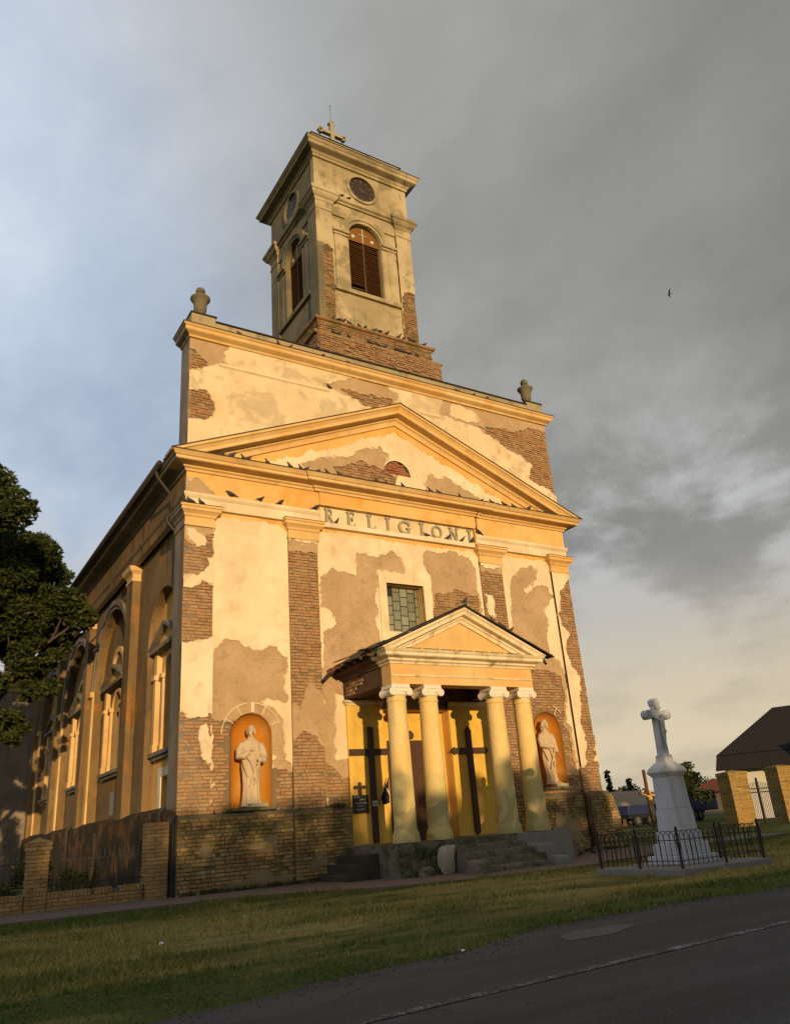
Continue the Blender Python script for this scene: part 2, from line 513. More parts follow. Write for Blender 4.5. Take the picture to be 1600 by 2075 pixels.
material('undercoat', _under, .95, .1)
plaster('lime_coat', (.55, .43, .27), (.62, .50, .33), (.52, .36, .18), (.36, .28, .17), .3, .5, .3, 27, .4)
flat('damp_render', (.24, .19, .11), .4, 4, .95, .5, .1)
flat('mortar', (.20, .15, .09), .35, 9, .95, .6, .1)
flat('mortar_dark', (.15, .125, .075), .4, 9, .95, .6, .1)
BR = [(.33, .19, .095), (.39, .235, .12), (.35, .175, .085), (.42, .265, .14), (.26, .15, .075), (.38, .24, .125), (.37, .205, .10)]
brickmat('old_brick', BR, 0, (0, 1), .42)
brickmat('tower_brick', [(.27, .16, .09), (.34, .21, .11), (.30, .15, .08), (.36, .25, .14)], .6, (16.0, 18.2))
brickmat('plinth_brick', [(.40, .29, .12), (.30, .19, .08), (.44, .33, .15), (.25, .14, .06), (.38, .27, .13)], .75, (-.6, 1.9), .22)
brickmat('fence_brick', [(.42, .27, .11), (.34, .21, .09), (.46, .31, .14), (.30, .17, .07)], .25, (2, -.2), .15)
brickmat('red_brick', [(.34, .12, .065), (.40, .17, .09), (.28, .10, .06)], 0, (0, 1), .15)
brickmat('gate_brick', [(.38, .25, .07), (.30, .19, .055), (.42, .28, .09), (.24, .14, .045)], .2, (0, 3), .1)


def _column(t, p):
    x, y, z = t.sep(p)
    n = t.noise(p, 2.4, 6, .62, .4); n2 = t.noise(p, 14, 4, .6)
    c = t.mix(t.mrange(n, .35, .65), (.70, .505, .19), (.74, .565, .26))
    # flaking low on the shaft, with a shape of its own
    fl = t.math('MULTIPLY', t.mrange(t.math('ADD', z, t.math('MULTIPLY', t.noise(p, 1.7, 5, .6, .6), 1.4)), 2.55, 2.25), t.mrange(t.noise(t.mapping(p, loc=(3, 9, 2)), 1.5, 6, .6, .8), .49, .53))
    c = t.mix(t.math('MULTIPLY', fl, .85), c, t.mix(t.mrange(n2, .4, .6), (.25, .22, .15), (.36, .24, .12)))
    st = t.noise(t.mapping(p, (5, 5, .35)), 1.0, 5, .6)
    c = t.mix(t.math('MULTIPLY', t.mrange(st, .52, .68), .45), c, (.42, .33, .15))
    gr = t.mrange(t.math('ADD', z, t.math('MULTIPLY', n, .5)), 2.75, 2.45)  # greener, darker tone below the shadow line: cast shade painted in
    c = t.mix(t.math('MULTIPLY', gr, .5), c, (.46, .42, .17))
    return c, t.math('ADD', n2, t.math('MULTIPLY', n, .6)), .3


material('column_paint', _column, .85, .2)
flat('capital_white', (.74, .66, .55), .12, 8, .85, .25)
flat('statue_stone', (.52, .41, .27), .3, 7, .85, .35)
plaster('monument_white', (.45, .47, .50), (.52, .54, .57), (.50, .51, .50), (.24, .24, .22), .3, .55, .75, 21, .25)
flat('monument_grey', (.42, .43, .42), .2, 9, .8, .3)


def _stone(t, p):
    n = t.noise(p, 1.8, 6, .65, .4); n2 = t.noise(p, 13, 5, .65)
    c = t.mix(t.mrange(n2, .3, .7), (.11, .10, .072), (.20, .175, .13))
    c = t.mix(t.math('MULTIPLY', t.mrange(n, .48, .6), .75), c, (.055, .065, .02))
    return c, n2, .6


material('mossy_stone', _stone, .95, .15)
flat('urn_stone', (.17, .145, .095), .35, 6, .95, .5)
flat('dark_stone', (.055, .048, .034), .5, 5, .9, .6)  # dark, even stone tone for the left side steps
flat('gravel_grey', (.085, .08, .07), .5, 30, .95, .3)
flat('pale_rock', (.42, .36, .27), .25, 5, .95, .5)
flat('concrete', (.20, .195, .175), .25, 7, .95, .4)
flat('iron_black', (.018, .017, .018), .3, 20, .55, .2, .4)
flat('iron_rust', (.07, .035, .022), .5, 20, .8, .4, .3)
flat('cross_wood', (.055, .028, .018), .25, 14, .6, .2, .35)
flat('door_wood', (.075, .035, .020), .35, 12, .65, .3, .35)
flat('louvre_wood', (.20, .085, .03), .4, 14, .85, .4)
flat('belfry_board', (.20, .095, .02), .2, 5, .85, .2)
flat('clock_black', (.035, .024, .022), .3, 9, .5, .1, .4)
flat('clock_mark', (.17, .13, .085), .2, 9, .6, .1)
flat('clock_red', (.26, .08, .03), .2, 9, .6, .1)
flat('tin_dark', (.036, .030, .025), .4, 5, .6, .3, .4)
flat('tin_red', (.22, .05, .035), .35, 5, .6, .3, .4)
flat('pipe_zinc', (.10, .10, .095), .35, 6, .55, .2, .4)
flat('timber_dark', (.10, .062, .036), .45, 7, .9, .5)
flat('roof_tile', (.020, .015, .013), .35, 5, .9, .5)
flat('letter_stone', (.34, .31, .21), .25, 12, .9, .3)
flat('black_paint', (.012, .014, .014), .3, 9, .5, .1, .4)
flat('white_mark', (.55, .57, .55), .2, 9, .8, .1)
flat('cloth_black', (.010, .010, .014), .3, 9, .85, .2)
flat('pigeon_grey', (.060, .054, .056), .45, 9, .8, .2)
flat('bark', (.085, .060, .040), .4, 7, .95, .8)
flat('white_wall', (.60, .58, .54), .1, 3, .9, .2)
flat('window_dark', (.02, .022, .026), .3, 2, .25, .05, .5)
flat('blue_paint', (.018, .028, .085), .3, 4, .5, .1, .4)
flat('rubber', (.02, .02, .02), .3, 6, .8, .2)
flat('red_roof', (.26, .085, .05), .25, 3, .9, .3)
flat('shed_roof', (.26, .20, .13), .3, 4, .9, .3)
flat('gold_paint', (.50, .30, .07), .2, 8, .5, .1, .4)
flat('red_wood', (.12, .04, .025), .3, 8, .7, .3)
flat('litter_white', (.75, .76, .78), .1, 9, .6, .1)
flat('litter_yellow', (.75, .7, .05), .1, 9, .6, .1)


def _glass(t, p):
    info = t.node('ShaderNodeObjectInfo')
    c = t.ramp(info.outputs['Random'], [(0, (.16, .17, .12)), (.5, (.22, .23, .16)), (1, (.30, .31, .24))])
    return c, t.noise(p, 18, 3), .25


material('leaded_glass', _glass, .22, .5)


def leafmat(name, a, b, c):
    def f(t, p):
        r = t.geo.outputs['Random Per Island']; n = t.noise(p, .7, 3)
        col = t.ramp(t.math('ADD', t.math('MULTIPLY', r, .55), t.math('MULTIPLY', n, .45)), [(.25, a), (.55, b), (.8, c)])
        t.b.inputs['Transmission Weight'].default_value = 0
        return col
    m = material(name, f, .75, .2)
    t = NT(m.node_tree); b = t.n['Principled BSDF']; out = t.n['Material Output']
    tr = t.node('ShaderNodeBsdfTranslucent'); src = b.inputs['Base Color'].links[0].from_socket
    t.l.new(src, tr.inputs[0]); mx = t.node('ShaderNodeMixShader'); mx.inputs[0].default_value = .3
    t.l.new(b.outputs[0], mx.inputs[1]); t.l.new(tr.outputs[0], mx.inputs[2]); t.l.new(mx.outputs[0], out.inputs[0])


leafmat('leaf_dark', (.028, .045, .010), (.050, .075, .018), (.10, .11, .026))
leafmat('leaf_far', (.03, .045, .015), (.05, .065, .02), (.08, .085, .03))
leafmat('weed_leaf', (.04, .06, .012), (.07, .095, .02), (.12, .12, .035))
leafmat('grass_blade', (.065, .10, .016), (.105, .135, .024), (.18, .18, .042))
_t = NT(MAT['grass_blade'].node_tree); _b = _t.n['Principled BSDF']; _src = _b.inputs['Base Color'].links[0].from_socket
_p = _t.node('ShaderNodeNewGeometry').outputs['Position']; _x, _y, _z = _t.sep(_p)
_n = _t.noise(_t.mapping(_p, (.28, 1, 1)), .75, 5, .62, .7)
_band = _t.math('MULTIPLY', _t.mrange(_y, -12.3, -9.3), _t.mrange(_y, -3.6, -6.8))    # the trodden, drier middle of the verge
_dry = _t.mrange(_t.math('ADD', _n, _t.math('MULTIPLY', _band, .15)), .47, .74)
_c = _t.mix(_t.math('MULTIPLY', _dry, .85), _src, (.52, .40, .13))
_t.l.new(_c, _b.inputs['Base Color'])


def _ground(t, p):
    n = t.noise(t.mapping(p, (.28, 1, 1)), .75, 5, .62, .7); n2 = t.noise(p, 5, 6, .65); n3 = t.noise(p, 40, 3, .6); y = t.sep(p)[1]
    band = t.math('MULTIPLY', t.mrange(y, -12.3, -9.3), t.mrange(y, -3.6, -6.8))
    c = t.mix(t.mrange(t.math('ADD', n, t.math('MULTIPLY', band, .15)), .47, .74), (.060, .080, .018), (.26, .205, .075))
    c = t.mix(t.math('MULTIPLY', t.mrange(n2, .45, .7), .6), c, (.05, .05, .018))
    return c, t.math('ADD', n2, n3), .6


material('ground_soil', _ground, .97, .05)


def _asphalt(t, p):
    n = t.noise(p, 90, 3, .7); n2 = t.noise(t.mapping(p, (.25, 1, 1)), 1.2, 5, .6, .3); n3 = t.noise(p, 14, 4, .6)
    c = t.mix(t.mrange(n2, .38, .64), (.026, .026, .028), (.046, .046, .048))
    vo = t.node('ShaderNodeTexVoronoi', feature='DISTANCE_TO_EDGE'); vo.inputs['Scale'].default_value = .55; t.put(vo.inputs['Vector'], t.vmath('ADD', p, t.comb(t.noise(p, 1.3), t.noise(p, 1.7), 0)))
    c = t.mix(t.math('MULTIPLY', t.mrange(vo.outputs['Distance'], .012, .002), t.mrange(n2, .45, .6)), c, (.010, .010, .010))
    c = t.mix(t.math('MULTIPLY', t.mrange(n, .50, .66), .5), c, (.13, .128, .125))
    c = t.mix(t.math('MULTIPLY', t.mrange(t.noise(t.mapping(p, (.06, 1, 1)), 1.6, 4), .48, .62), .45), c, (.020, .020, .021))
    c = t.mix(t.math('MULTIPLY', t.mrange(n3, .58, .75), .4), c, (.024, .023, .023))
    return c, t.math('ADD', n, n3), .45


material('asphalt', _asphalt, .82, .3)


flat('asphalt_patch', (.085, .083, .08), .3, 20, .85, .4)


def _line(t, p):
    n = t.noise(p, 34, 5, .75); n2 = t.noise(p, 3.0, 4, .6)
    w = t.mrange(t.math('ADD', t.math('MULTIPLY', n, .6), t.math('MULTIPLY', n2, .4)), .49, .60)
    return t.mix(w, (.042, .041, .041), (.28, .275, .265)), n, .3


material('worn_line', _line, .8, .25)


def _paving(t, p):
    x, y, z = t.sep(p)
    br = t.node('ShaderNodeTexBrick'); br.inputs['Scale'].default_value = 1.; br.inputs['Brick Width'].default_value = .22
    br.inputs['Row Height'].default_value = .11; br.inputs['Mortar Size'].default_value = .008
    br.inputs['Color1'].default_value = (.15, .105, .085, 1); br.inputs['Color2'].default_value = (.20, .145, .12, 1); br.inputs['Mortar'].default_value = (.10, .085, .06, 1)
    t.put(br.inputs['Vector'], t.comb(x, y, 0)); n = t.noise(p, 6, 5, .6)
    return t.mix(t.math('MULTIPLY', t.mrange(n, .45, .7), .5), br.outputs[0], (.13, .11, .075)), n, .4


material('paving', _paving, .92, .15)


def _redplinth(t, p):
    n = t.noise(p, 1.3, 6, .65, .5); n2 = t.noise(p, 9, 5, .65)
    c = t.mix(t.mrange(n, .38, .52), (.21, .10, .042), (.055, .042, .024))
    c = t.mix(t.math('MULTIPLY', t.mrange(n2, .45, .65), .6), c, (.045, .042, .018))
    return c, t.math('ADD', n2, n), .7


material('damp_plinth', _redplinth, .95, .1)

# outlines of the fallen plaster on the facade, in facade metres (x, z): U = scratch coat, B = bare brick, P = paint left
PATCH = {
    'P1': [
        ('U', [(-0.12, 9.35), (0.37, 9.32), (0.84, 9.27), (0.85, 8.45), (0.72, 8.17), (0.56, 7.91), (0.21, 7.73), (-0.11, 7.68)]),
        ('B', [(-0.14, 8.88), (0.12, 8.67), (0.35, 8.6), (0.58, 8.66), (0.59, 8.91), (0.86, 9.08), (0.85, 8.38), (0.67, 8.09), (0.53, 7.88), (0.24, 7.73), (-0.11, 7.66)]),
        ('P', [(0.01, 9.08), (0.26, 9.12), (0.53, 8.86), (0.55, 8.68), (0.35, 8.64), (0.14, 8.74)]),
        ('B', [(-0.13, 7.39), (0.25, 7.46), (0.53, 7.61), (0.86, 7.6), (0.88, 6.08), (0.44, 5.98), (-0.09, 6.0)]),
        ('B', [(-0.12, 4.24), (0.1, 4.15), (0.29, 4.06), (0.51, 4.05), (0.67, 4.06), (0.71, 4.19), (0.89, 4.19), (0.92, 1.65), (-0.04, 1.7)]),
        ('P', [(0.56, 3.87), (0.73, 3.91), (0.81, 3.49), (0.84, 2.93), (0.72, 2.9), (0.57, 3.11)]),
    ],
    'A': [
        ('U', [(0.79, 5.8), (1.01, 6.02), (1.24, 6.08), (1.57, 6.05), (1.84, 5.93), (2.15, 5.87), (2.46, 5.96), (2.74, 5.88), (2.98, 5.69), (2.98, 5.24), (2.89, 4.91), (2.95, 4.66), (2.88, 4.5), (2.37, 4.54), (2.3, 4.43), (2.5, 4.28), (2.72, 4.03), (2.8, 3.66), (2.75, 3.06), (0.83, 3.1)]),
        ('U', [(2.54, 4.02), (2.82, 4.02), (2.82, 3.23), (2.85, 2.99), (3.22, 2.79), (3.21, 2.54), (2.52, 2.57)]),
        ('B', [(0.8, 3.94), (1.12, 3.92), (1.45, 3.99), (1.46, 1.62), (0.83, 1.66)]),
        ('B', [(1.33, 2.78), (2.66, 2.75), (3.22, 2.73), (3.18, 1.52), (1.33, 1.63)]),
    ],
    'P2': [
        ('U', [(2.94, 9.08), (3.4, 9.15), (3.7, 9.08), (4.09, 9.2), (4.08, 3.02), (2.8, 3.05)]),
        ('B', [(2.94, 8.84), (3.5, 8.83), (4.08, 8.85), (4.05, 4.6), (3.6, 4.95), (3.3, 4.3), (2.86, 4.5)]),
        ('B', [(2.9, 3.3), (3.42, 3.7), (4.08, 3.2), (3.97, 1.47), (2.93, 1.53)]),
    ],
    'B': [
        ('U', [(4.09, 8.12), (4.47, 8.4), (4.93, 8.42), (5.28, 8.27), (5.24, 8.67), (5.32, 8.96), (5.63, 9.02), (5.99, 8.92), (6.25, 9.09), (6.63, 9.17), (7.0, 8.98), (7.03, 8.58), (6.7, 8.48), (6.07, 8.47), (5.95, 7.43), (5.95, 6.37), (6.04, 6.07), (11.05, 6.31), (9.39, -3.71), (3.42, -2.77), (4.04, 5.68), (4.03, 6.47)]),
        ('U', [(7.73, 9.12), (7.96, 9.38), (8.44, 9.41), (9.07, 9.45), (9.62, 9.33), (9.89, 8.93), (9.89, 8.22), (9.92, 7.45), (9.51, 4.08), (7.77, 4.07), (8.03, 7.71), (7.97, 8.56), (7.82, 8.72)]),
        ('P', [(3.85, 7.11), (4.1, 7.13), (4.34, 7.0), (4.5, 6.7), (4.13, 6.47), (4.03, 5.48), (3.79, 5.47)]),
        ('B', [(8.13, 7.89), (9.04, 8.14), (9.86, 7.98), (9.58, 4.08), (7.65, 4.07)]),
        ('B', [(3.64, 3.08), (4.01, 2.9), (4.43, 2.52), (4.97, 2.5), (4.88, 1.09), (3.56, 1.17)]),
        ('P', [(4.38, 4.69), (5.1, 4.71), (4.99, 2.96), (4.59, 2.87), (4.35, 2.96), (4.34, 3.57)]),
    ],
    'P3': [
        ('U', [(9.88, 9.17), (10.23, 9.06), (11.12, 9.09), (11.19, 8.54), (9.81, 8.65)]),
        ('B', [(9.84, 8.9), (10.35, 8.89), (11.24, 8.86), (11.08, -0.9), (8.51, -0.65)]),
        ('P', [(10.12, 8.03), (10.36, 8.05), (10.36, 7.28), (10.14, 7.39)]),
    ],
    'C': [
        ('U', [(11.29, 8.71), (11.83, 9.13), (12.24, 9.27), (12.59, 9.21), (12.52, 8.82), (11.89, 8.39), (11.95, 8.27), (12.51, 8.57), (13.0, 8.62), (13.13, 8.25), (12.67, 7.72), (12.81, 7.24), (12.61, 6.8), (12.63, 6.3), (11.78, 3.01), (9.83, 3.05), (11.13, 7.25)]),
        ('U', [(10.81, 6.15), (12.63, 6.21), (13.03, 6.05), (13.14, 5.52), (13.16, 4.85), (12.92, 3.95), (13.09, 3.76), (13.04, 2.74), (13.19, 2.48), (13.14, 1.29), (10.05, 1.44)]),
        ('B', [(10.71, 5.52), (12.43, 5.7), (12.96, 5.44), (13.05, 4.81), (12.8, 3.87), (12.97, 3.64), (12.93, 2.71), (13.29, 2.44), (13.24, 1.28), (10.05, 1.44)]),
    ],
    'P4': [
        ('B', [(15.04, 9.24), (14.05, 9.01), (13.4, 8.43), (13.39, 7.99), (13.15, 7.6), (13.28, 7.24), (13.5, 6.95), (13.27, 6.39), (13.46, 5.81), (13.76, 5.35), (13.66, 4.71), (14.01, 4.65)]),
        ('B', [(14.59, 6.72), (13.4, 6.66), (13.34, 6.28), (13.57, 5.92), (13.73, 5.36), (13.43, 4.05), (13.56, 3.63), (13.54, 3.02), (13.38, 2.58), (13.04, 2.46), (12.71, 1.66), (14.49, 1.58), (14.11, 2.46), (13.79, 2.72), (13.97, 2.94), (14.1, 3.86)]),
    ],
    'T': [
        ('U', [(-0.14, 15.33), (0.43, 15.2), (1.42, 15.49), (1.1, 14.86), (1.14, 14.51), (0.5, 14.27), (-0.11, 13.95)]),
        ('B', [(-0.13, 14.81), (0.15, 14.76), (0.58, 14.45), (0.44, 14.19), (-0.11, 13.95)]),
        ('B', [(-0.15, 13.41), (0.51, 13.54), (0.68, 13.36), (0.84, 13.09), (0.75, 12.63), (0.42, 12.49), (-0.12, 12.37)]),
        ('U', [(4.35, 14.66), (4.94, 14.88), (5.44, 15.19), (6.53, 15.43), (6.95, 15.17), (7.35, 14.97), (7.16, 14.53), (5.86, 14.11), (5.67, 14.36), (4.78, 14.55)]),
        ('B', [(5.13, 14.65), (6.19, 14.69), (7.07, 14.76), (7.08, 14.51), (5.93, 14.12), (5.6, 14.37)]),
        ('U', [(8.89, 14.53), (9.2, 15.28), (9.84, 15.38), (11.14, 15.36), (11.95, 15.44), (12.36, 15.25), (14.33, 15.37), (14.25, 13.92), (14.34, 12.09), (12.92, 12.65), (12.76, 12.84), (13.17, 13.34), (12.45, 13.58), (11.93, 13.8), (11.2, 14.13), (10.64, 14.39), (9.56, 14.47)]),
        ('B', [(10.72, 14.48), (11.63, 14.6), (12.38, 14.62), (13.13, 14.92), (14.37, 14.9), (14.31, 14.38), (14.34, 12.09), (12.8, 12.69), (12.87, 13.12), (13.17, 13.34), (12.51, 13.53), (11.88, 13.84), (11.25, 14.09)]),
        ('P', [(9.51, 14.98), (9.93, 15.16), (10.5, 15.05), (10.75, 14.73), (10.19, 14.53), (9.41, 14.64)]),
        ('P', [(-0.12, 12.26), (0.42, 12.44), (0.64, 12.25), (-0.05, 11.63)]),
    ],
    'Y': [
        ('U', [(3.34, 11.64), (4.03, 11.92), (5.29, 12.26), (5.72, 12.54), (6.36, 12.77), (6.77, 12.54), (6.51, 12.02), (6.99, 11.84), (6.86, 11.15), (4.97, 11.17), (4.14, 11.34)]),
        ('B', [(4.67, 11.75), (5.69, 12.14), (6.47, 11.95), (6.99, 11.77), (6.86, 11.15), (4.97, 11.23)]),
        ('U', [(8.02, 11.65), (8.18, 12.11), (8.35, 12.23), (8.59, 12.03), (8.87, 12.16), (9.39, 11.98), (10.28, 11.53), (9.97, 11.29), (8.14, 11.29)]),
    ],
    'F': [
        ('U', [(-0.27, 10.47), (0.4, 10.56), (0.73, 10.27), (0.97, 10.08), (0.89, 9.73), (-0.25, 9.73)]),
        ('B', [(-0.26, 10.08), (0.25, 10.16), (0.84, 10.09), (0.89, 9.73), (-0.25, 9.73)]),
    ],
    'W1': [
        ('B', [(4.65, 21.41), (5.06, 21.46), (5.37, 21.46), (5.67, 21.23), (5.71, 18.09), (4.52, 17.73)]),
    ],
    'W2': [
        ('B', [(8.52, 20.33), (8.93, 20.41), (9.6, 20.16), (9.44, 18.11), (8.31, 18.01)]),
        ('B', [(8.59, 23.35), (9.09, 23.39), (9.08, 23.26), (8.64, 23.21)]),
    ],
}
PIGEONS = {'tower_ledge': [(5.27, 0.62, 17.95), (5.52, 0.62, 17.95), (5.69, 0.62, 17.95), (5.89, 0.62, 17.95), (6.29, 0.62, 17.95), (6.57, 0.62, 17.95), (6.93, 0.62, 17.95), (7.19, 0.62, 17.95), (7.49, 0.62, 17.95), (7.99, 0.62, 17.95), (8.2, 0.62, 17.95), (8.49, 0.62, 17.95), (8.67, 0.62, 17.95), (9.13, 0.62, 17.95)], 'tower_step': [(5.11, 0.36, 17.2), (5.3, 0.36, 17.2), (5.71, 0.36, 17.2), (6.55, 0.36, 17.2), (6.86, 0.36, 17.2), (7.17, 0.36, 17.2), (7.69, 0.36, 17.2), (7.95, 0.36, 17.2), (8.25, 0.36, 17.2), (8.55, 0.36, 17.2)], 'attic': [(1.49, -0.15, 15.62), (2.78, -0.15, 15.62), (3.17, -0.15, 15.62), (4.36, -0.15, 15.62), (5.25, -0.15, 15.62), (9.77, -0.15, 15.62), (10.48, -0.15, 15.62), (11.11, -0.15, 15.62)], 'string': [(4.62, -0.04, 13.9)], 'cornice': [(0.89, -0.42, 11.15), (1.16, -0.42, 11.15), (1.5, -0.42, 11.15), (1.66, -0.42, 11.15), (2.23, -0.42, 11.15), (2.96, -0.42, 11.15), (3.29, -0.42, 11.15), (3.48, -0.42, 11.15), (3.87, -0.42, 11.15), (4.19, -0.42, 11.15), (4.6, -0.42, 11.15), (5.91, -0.42, 11.15), (6.28, -0.42, 11.15), (6.9, -0.42, 11.15), (7.93, -0.42, 11.15), (8.3, -0.42, 11.15), (9.13, -0.42, 11.15), (10.01, -0.42, 11.15), (10.48, -0.42, 11.15), (11.05, -0.42, 11.15), (11.46, -0.42, 11.15), (12.14, -0.42, 11.15), (12.91, -0.42, 11.15)], 'cap': [(-0.04, -0.12, 9.8), (0.12, -0.12, 9.8), (0.42, -0.12, 9.8)], 'architrave': [(1.27, -0.05, 10.16), (2.18, -0.05, 10.16), (2.81, -0.05, 10.16), (3.95, -0.05, 10.16), (10.04, -0.05, 10.16)], 'inscr': [(4.67, 0.0, 9.83), (7.94, 0.0, 9.83), (8.8, 0.0, 9.83), (9.38, 0.0, 9.83), (9.79, 0.0, 9.83)], 'clockledge': [(5.58, 0.75, 23.9), (5.99, 0.75, 23.9), (6.34, 0.75, 23.9)], 'portico_apex': [(6.99, -2.85, 6.7)], 'portico_rake': [(7.96, -2.6, 6.0), (8.29, -2.6, 6.0), (8.56, -2.6, 6.0)]}

# ------------------------------------------------------------------ ground
def sheet(name, poly, z, mat, kind='structure'):
    mb = MB(); mb.add([(x, y, z) for x, y in poly], [tuple(range(len(poly)))])
    me = bpy.data.meshes.new(name); me.from_pydata(mb.v, [], mb.f); me.materials.append(MAT[mat])
    o = link(bpy.data.objects.new(name, me)); o['kind'] = kind
    return o


sheet('ground', [(-2500, -2500), (2500, -2500), (2500, 2500), (-2500, 2500)], -.012, 'ground_soil')
edge = lambda x: -12.32-max(0, min(1.6, (.6-x)*.23))
rp = [(-2500, -24.5), (2500, -24.5)]+[(x, edge(x)+.10*math.sin(x*.9)+.07*math.sin(x*2.3+1)+.04*math.sin(x*6.1)) for x in np.arange(60, -60.1, -.4)]
rp = [(-2500, -24.5), (2500, -24.5), (2500, -12.32)]+rp[2:]+[(-2500, -13.92)]
sheet('road', rp, .004, 'asphalt')
sheet('road_marking', [(-9, -15.04), (14, -13.66), (60, -13.6), (60, -13.5), (14, -13.56), (-9, -14.94), (-60, -15.0), (-60, -15.1)], .009, 'worn_line')
sheet('road_patch', [(-.25, -13.3), (.3, -13.36), (.9, -13.1), (.8, -12.9), (.2, -12.86), (-.1, -13.0)], .008, 'asphalt_patch')
walk = [(-40, .3), (-40, -2.2)]+[(x, -2.25+.05*math.sin(x*3)) for x in np.arange(-12, .6, .5)]+[(1.5, -2.9), (3.0, -4.4), (4.6, -5.0), (6.2, -5.3), (8.4, -5.2), (10.5, -4.4), (13, -3.0), (15.5, -2.4), (20, -2.3), (20, -.9), (15, -.6), (14.3, -.1), (14.3, .3)]
mbw = MB(); mbw.prism(lambda u, v, d: (u, v, d), walk, -.02, .03)
o = mbw.obj('sidewalk', 'paving'); o['kind'] = 'structure'

# ------------------------------------------------------------------ the church
church = empty('church', (7, 6, 0), 'large weathered ochre church with square clock tower and columned porch', 'church')
CH = church


class Shift:
    """church parts are authored in world metres and parented to the empty"""


def C_(mb, name, mat, smooth=False, bevel=0, parent=None):
    o = mb.obj(name, mat, parent if parent is not None else CH, smooth, bevel)
    if parent is None: o.location = (-7, -6, 0)
    return o


def CL(*a, **k):
    o = layer(*a, **k)
    for q in o or (): q.location = (-7, -6, 0)
    return o


BL, BC = .252, .088                                 # brick length and course
BRICK_MESH = {}


def brick_mesh(L, mat):
    key = (round(L, 3), mat, random.randrange(4))
    if key not in BRICK_MESH:
        mb = MB(); j = lambda: random.uniform(-.006, .006); h = .036; w = L/2-.006; t = .05
        vs = [(-w+j(), 0, -h+j()), (w+j(), 0, -h+j()), (w+j(), 0, h+j()), (-w+j(), 0, h+j())]
        c = .008
        fr = [(x*(1-c/w), -.006+random.uniform(-.003, .003), z*(1-c/h)) for x, _, z in vs]
        bk = [(x, t, z) for x, _, z in vs]
        mb.add(fr+[(x, .003, z) for x, _, z in vs]+bk, [(0, 1, 2, 3)]+[(i, 4+i, 4+(i+1) % 4, (i+1) % 4) for i in range(4)]+[(4+i, 8+i, 8+(i+1) % 4, 4+(i+1) % 4) for i in range(4)])
        me = mb.mesh('brick'); me.materials.append(MAT[mat]); BRICK_MESH[key] = me
    return BRICK_MESH[key]


def courses(u0, u1, v0, v1, seed=0):
    rnd = random.Random(seed); k = 0; v = v0
    while v+BC <= v1+.02:
        u = u0-(BL/2 if k % 2 else 0)
        if k % 4 == 2: u -= .06
        while u < u1-.02:
            L = BL if (rnd.random() > .28) else BL/2
            a, b = max(u, u0), min(u+L, u1)
            if b-a > .05: yield (a+b)/2, v+BC/2, b-a, rnd
            u += L
        v += BC; k += 1


def brickwork(F, rect, d, mask, mat, parent, name='brickwork', seed=0, individual=None, miss=.04):
    """bare brickwork: boxes, one island each; those for which individual() is true become objects of their own"""
    mb = MB(); n = 0
    for uc, vc, L, rnd in courses(*rect, seed):
        if mask is not None and mask(uc, vc, L/2) <= 0: continue
        if rnd.random() < miss: continue
        dd = d+rnd.uniform(-.010, .014)+(.018 if rnd.random() < .12 else 0); w = L/2-.006; h = .0355+rnd.uniform(-.003, .003); j = lambda: rnd.uniform(-.007, .007)
        if individual and individual(uc, vc) and F is front:
            o = bpy.data.objects.new('brick', brick_mesh(round(L, 2), mat)); link(o, parent)
            o.location = (uc-7, dd-6, vc) if parent is CH else (uc, dd, vc); n += 1; continue
        q = [(uc-w+j(), vc-h+j()), (uc+w+j(), vc-h+j()), (uc+w+j(), vc+h+j()), (uc-w+j(), vc+h+j())]
        fr = [(uc+(a-uc)*(1-.008/w), vc+(b-vc)*.82) for a, b in q]
        mb.add([F(a, b, dd) for a, b in fr]+[F(a, b, dd+.009) for a, b in q]+[F(a, b, dd+.05) for a, b in q],
               [(0, 1, 2, 3)]+[(i, 4+i, 4+(i+1) % 4, (i+1) % 4) for i in range(4)]+[(4+i, 8+i, 8+(i+1) % 4, 4+(i+1) % 4) for i in range(4)])
    if mb.v:
        me = bpy.data.meshes.new(name); me.from_pydata(mb.v, [], mb.f); me.update(); me.materials.append(MAT[mat])
        o = link(bpy.data.objects.new(name, me), parent); o['kind'] = 'stuff'
        if parent is CH: o.location = (-7, -6, 0)
    return n


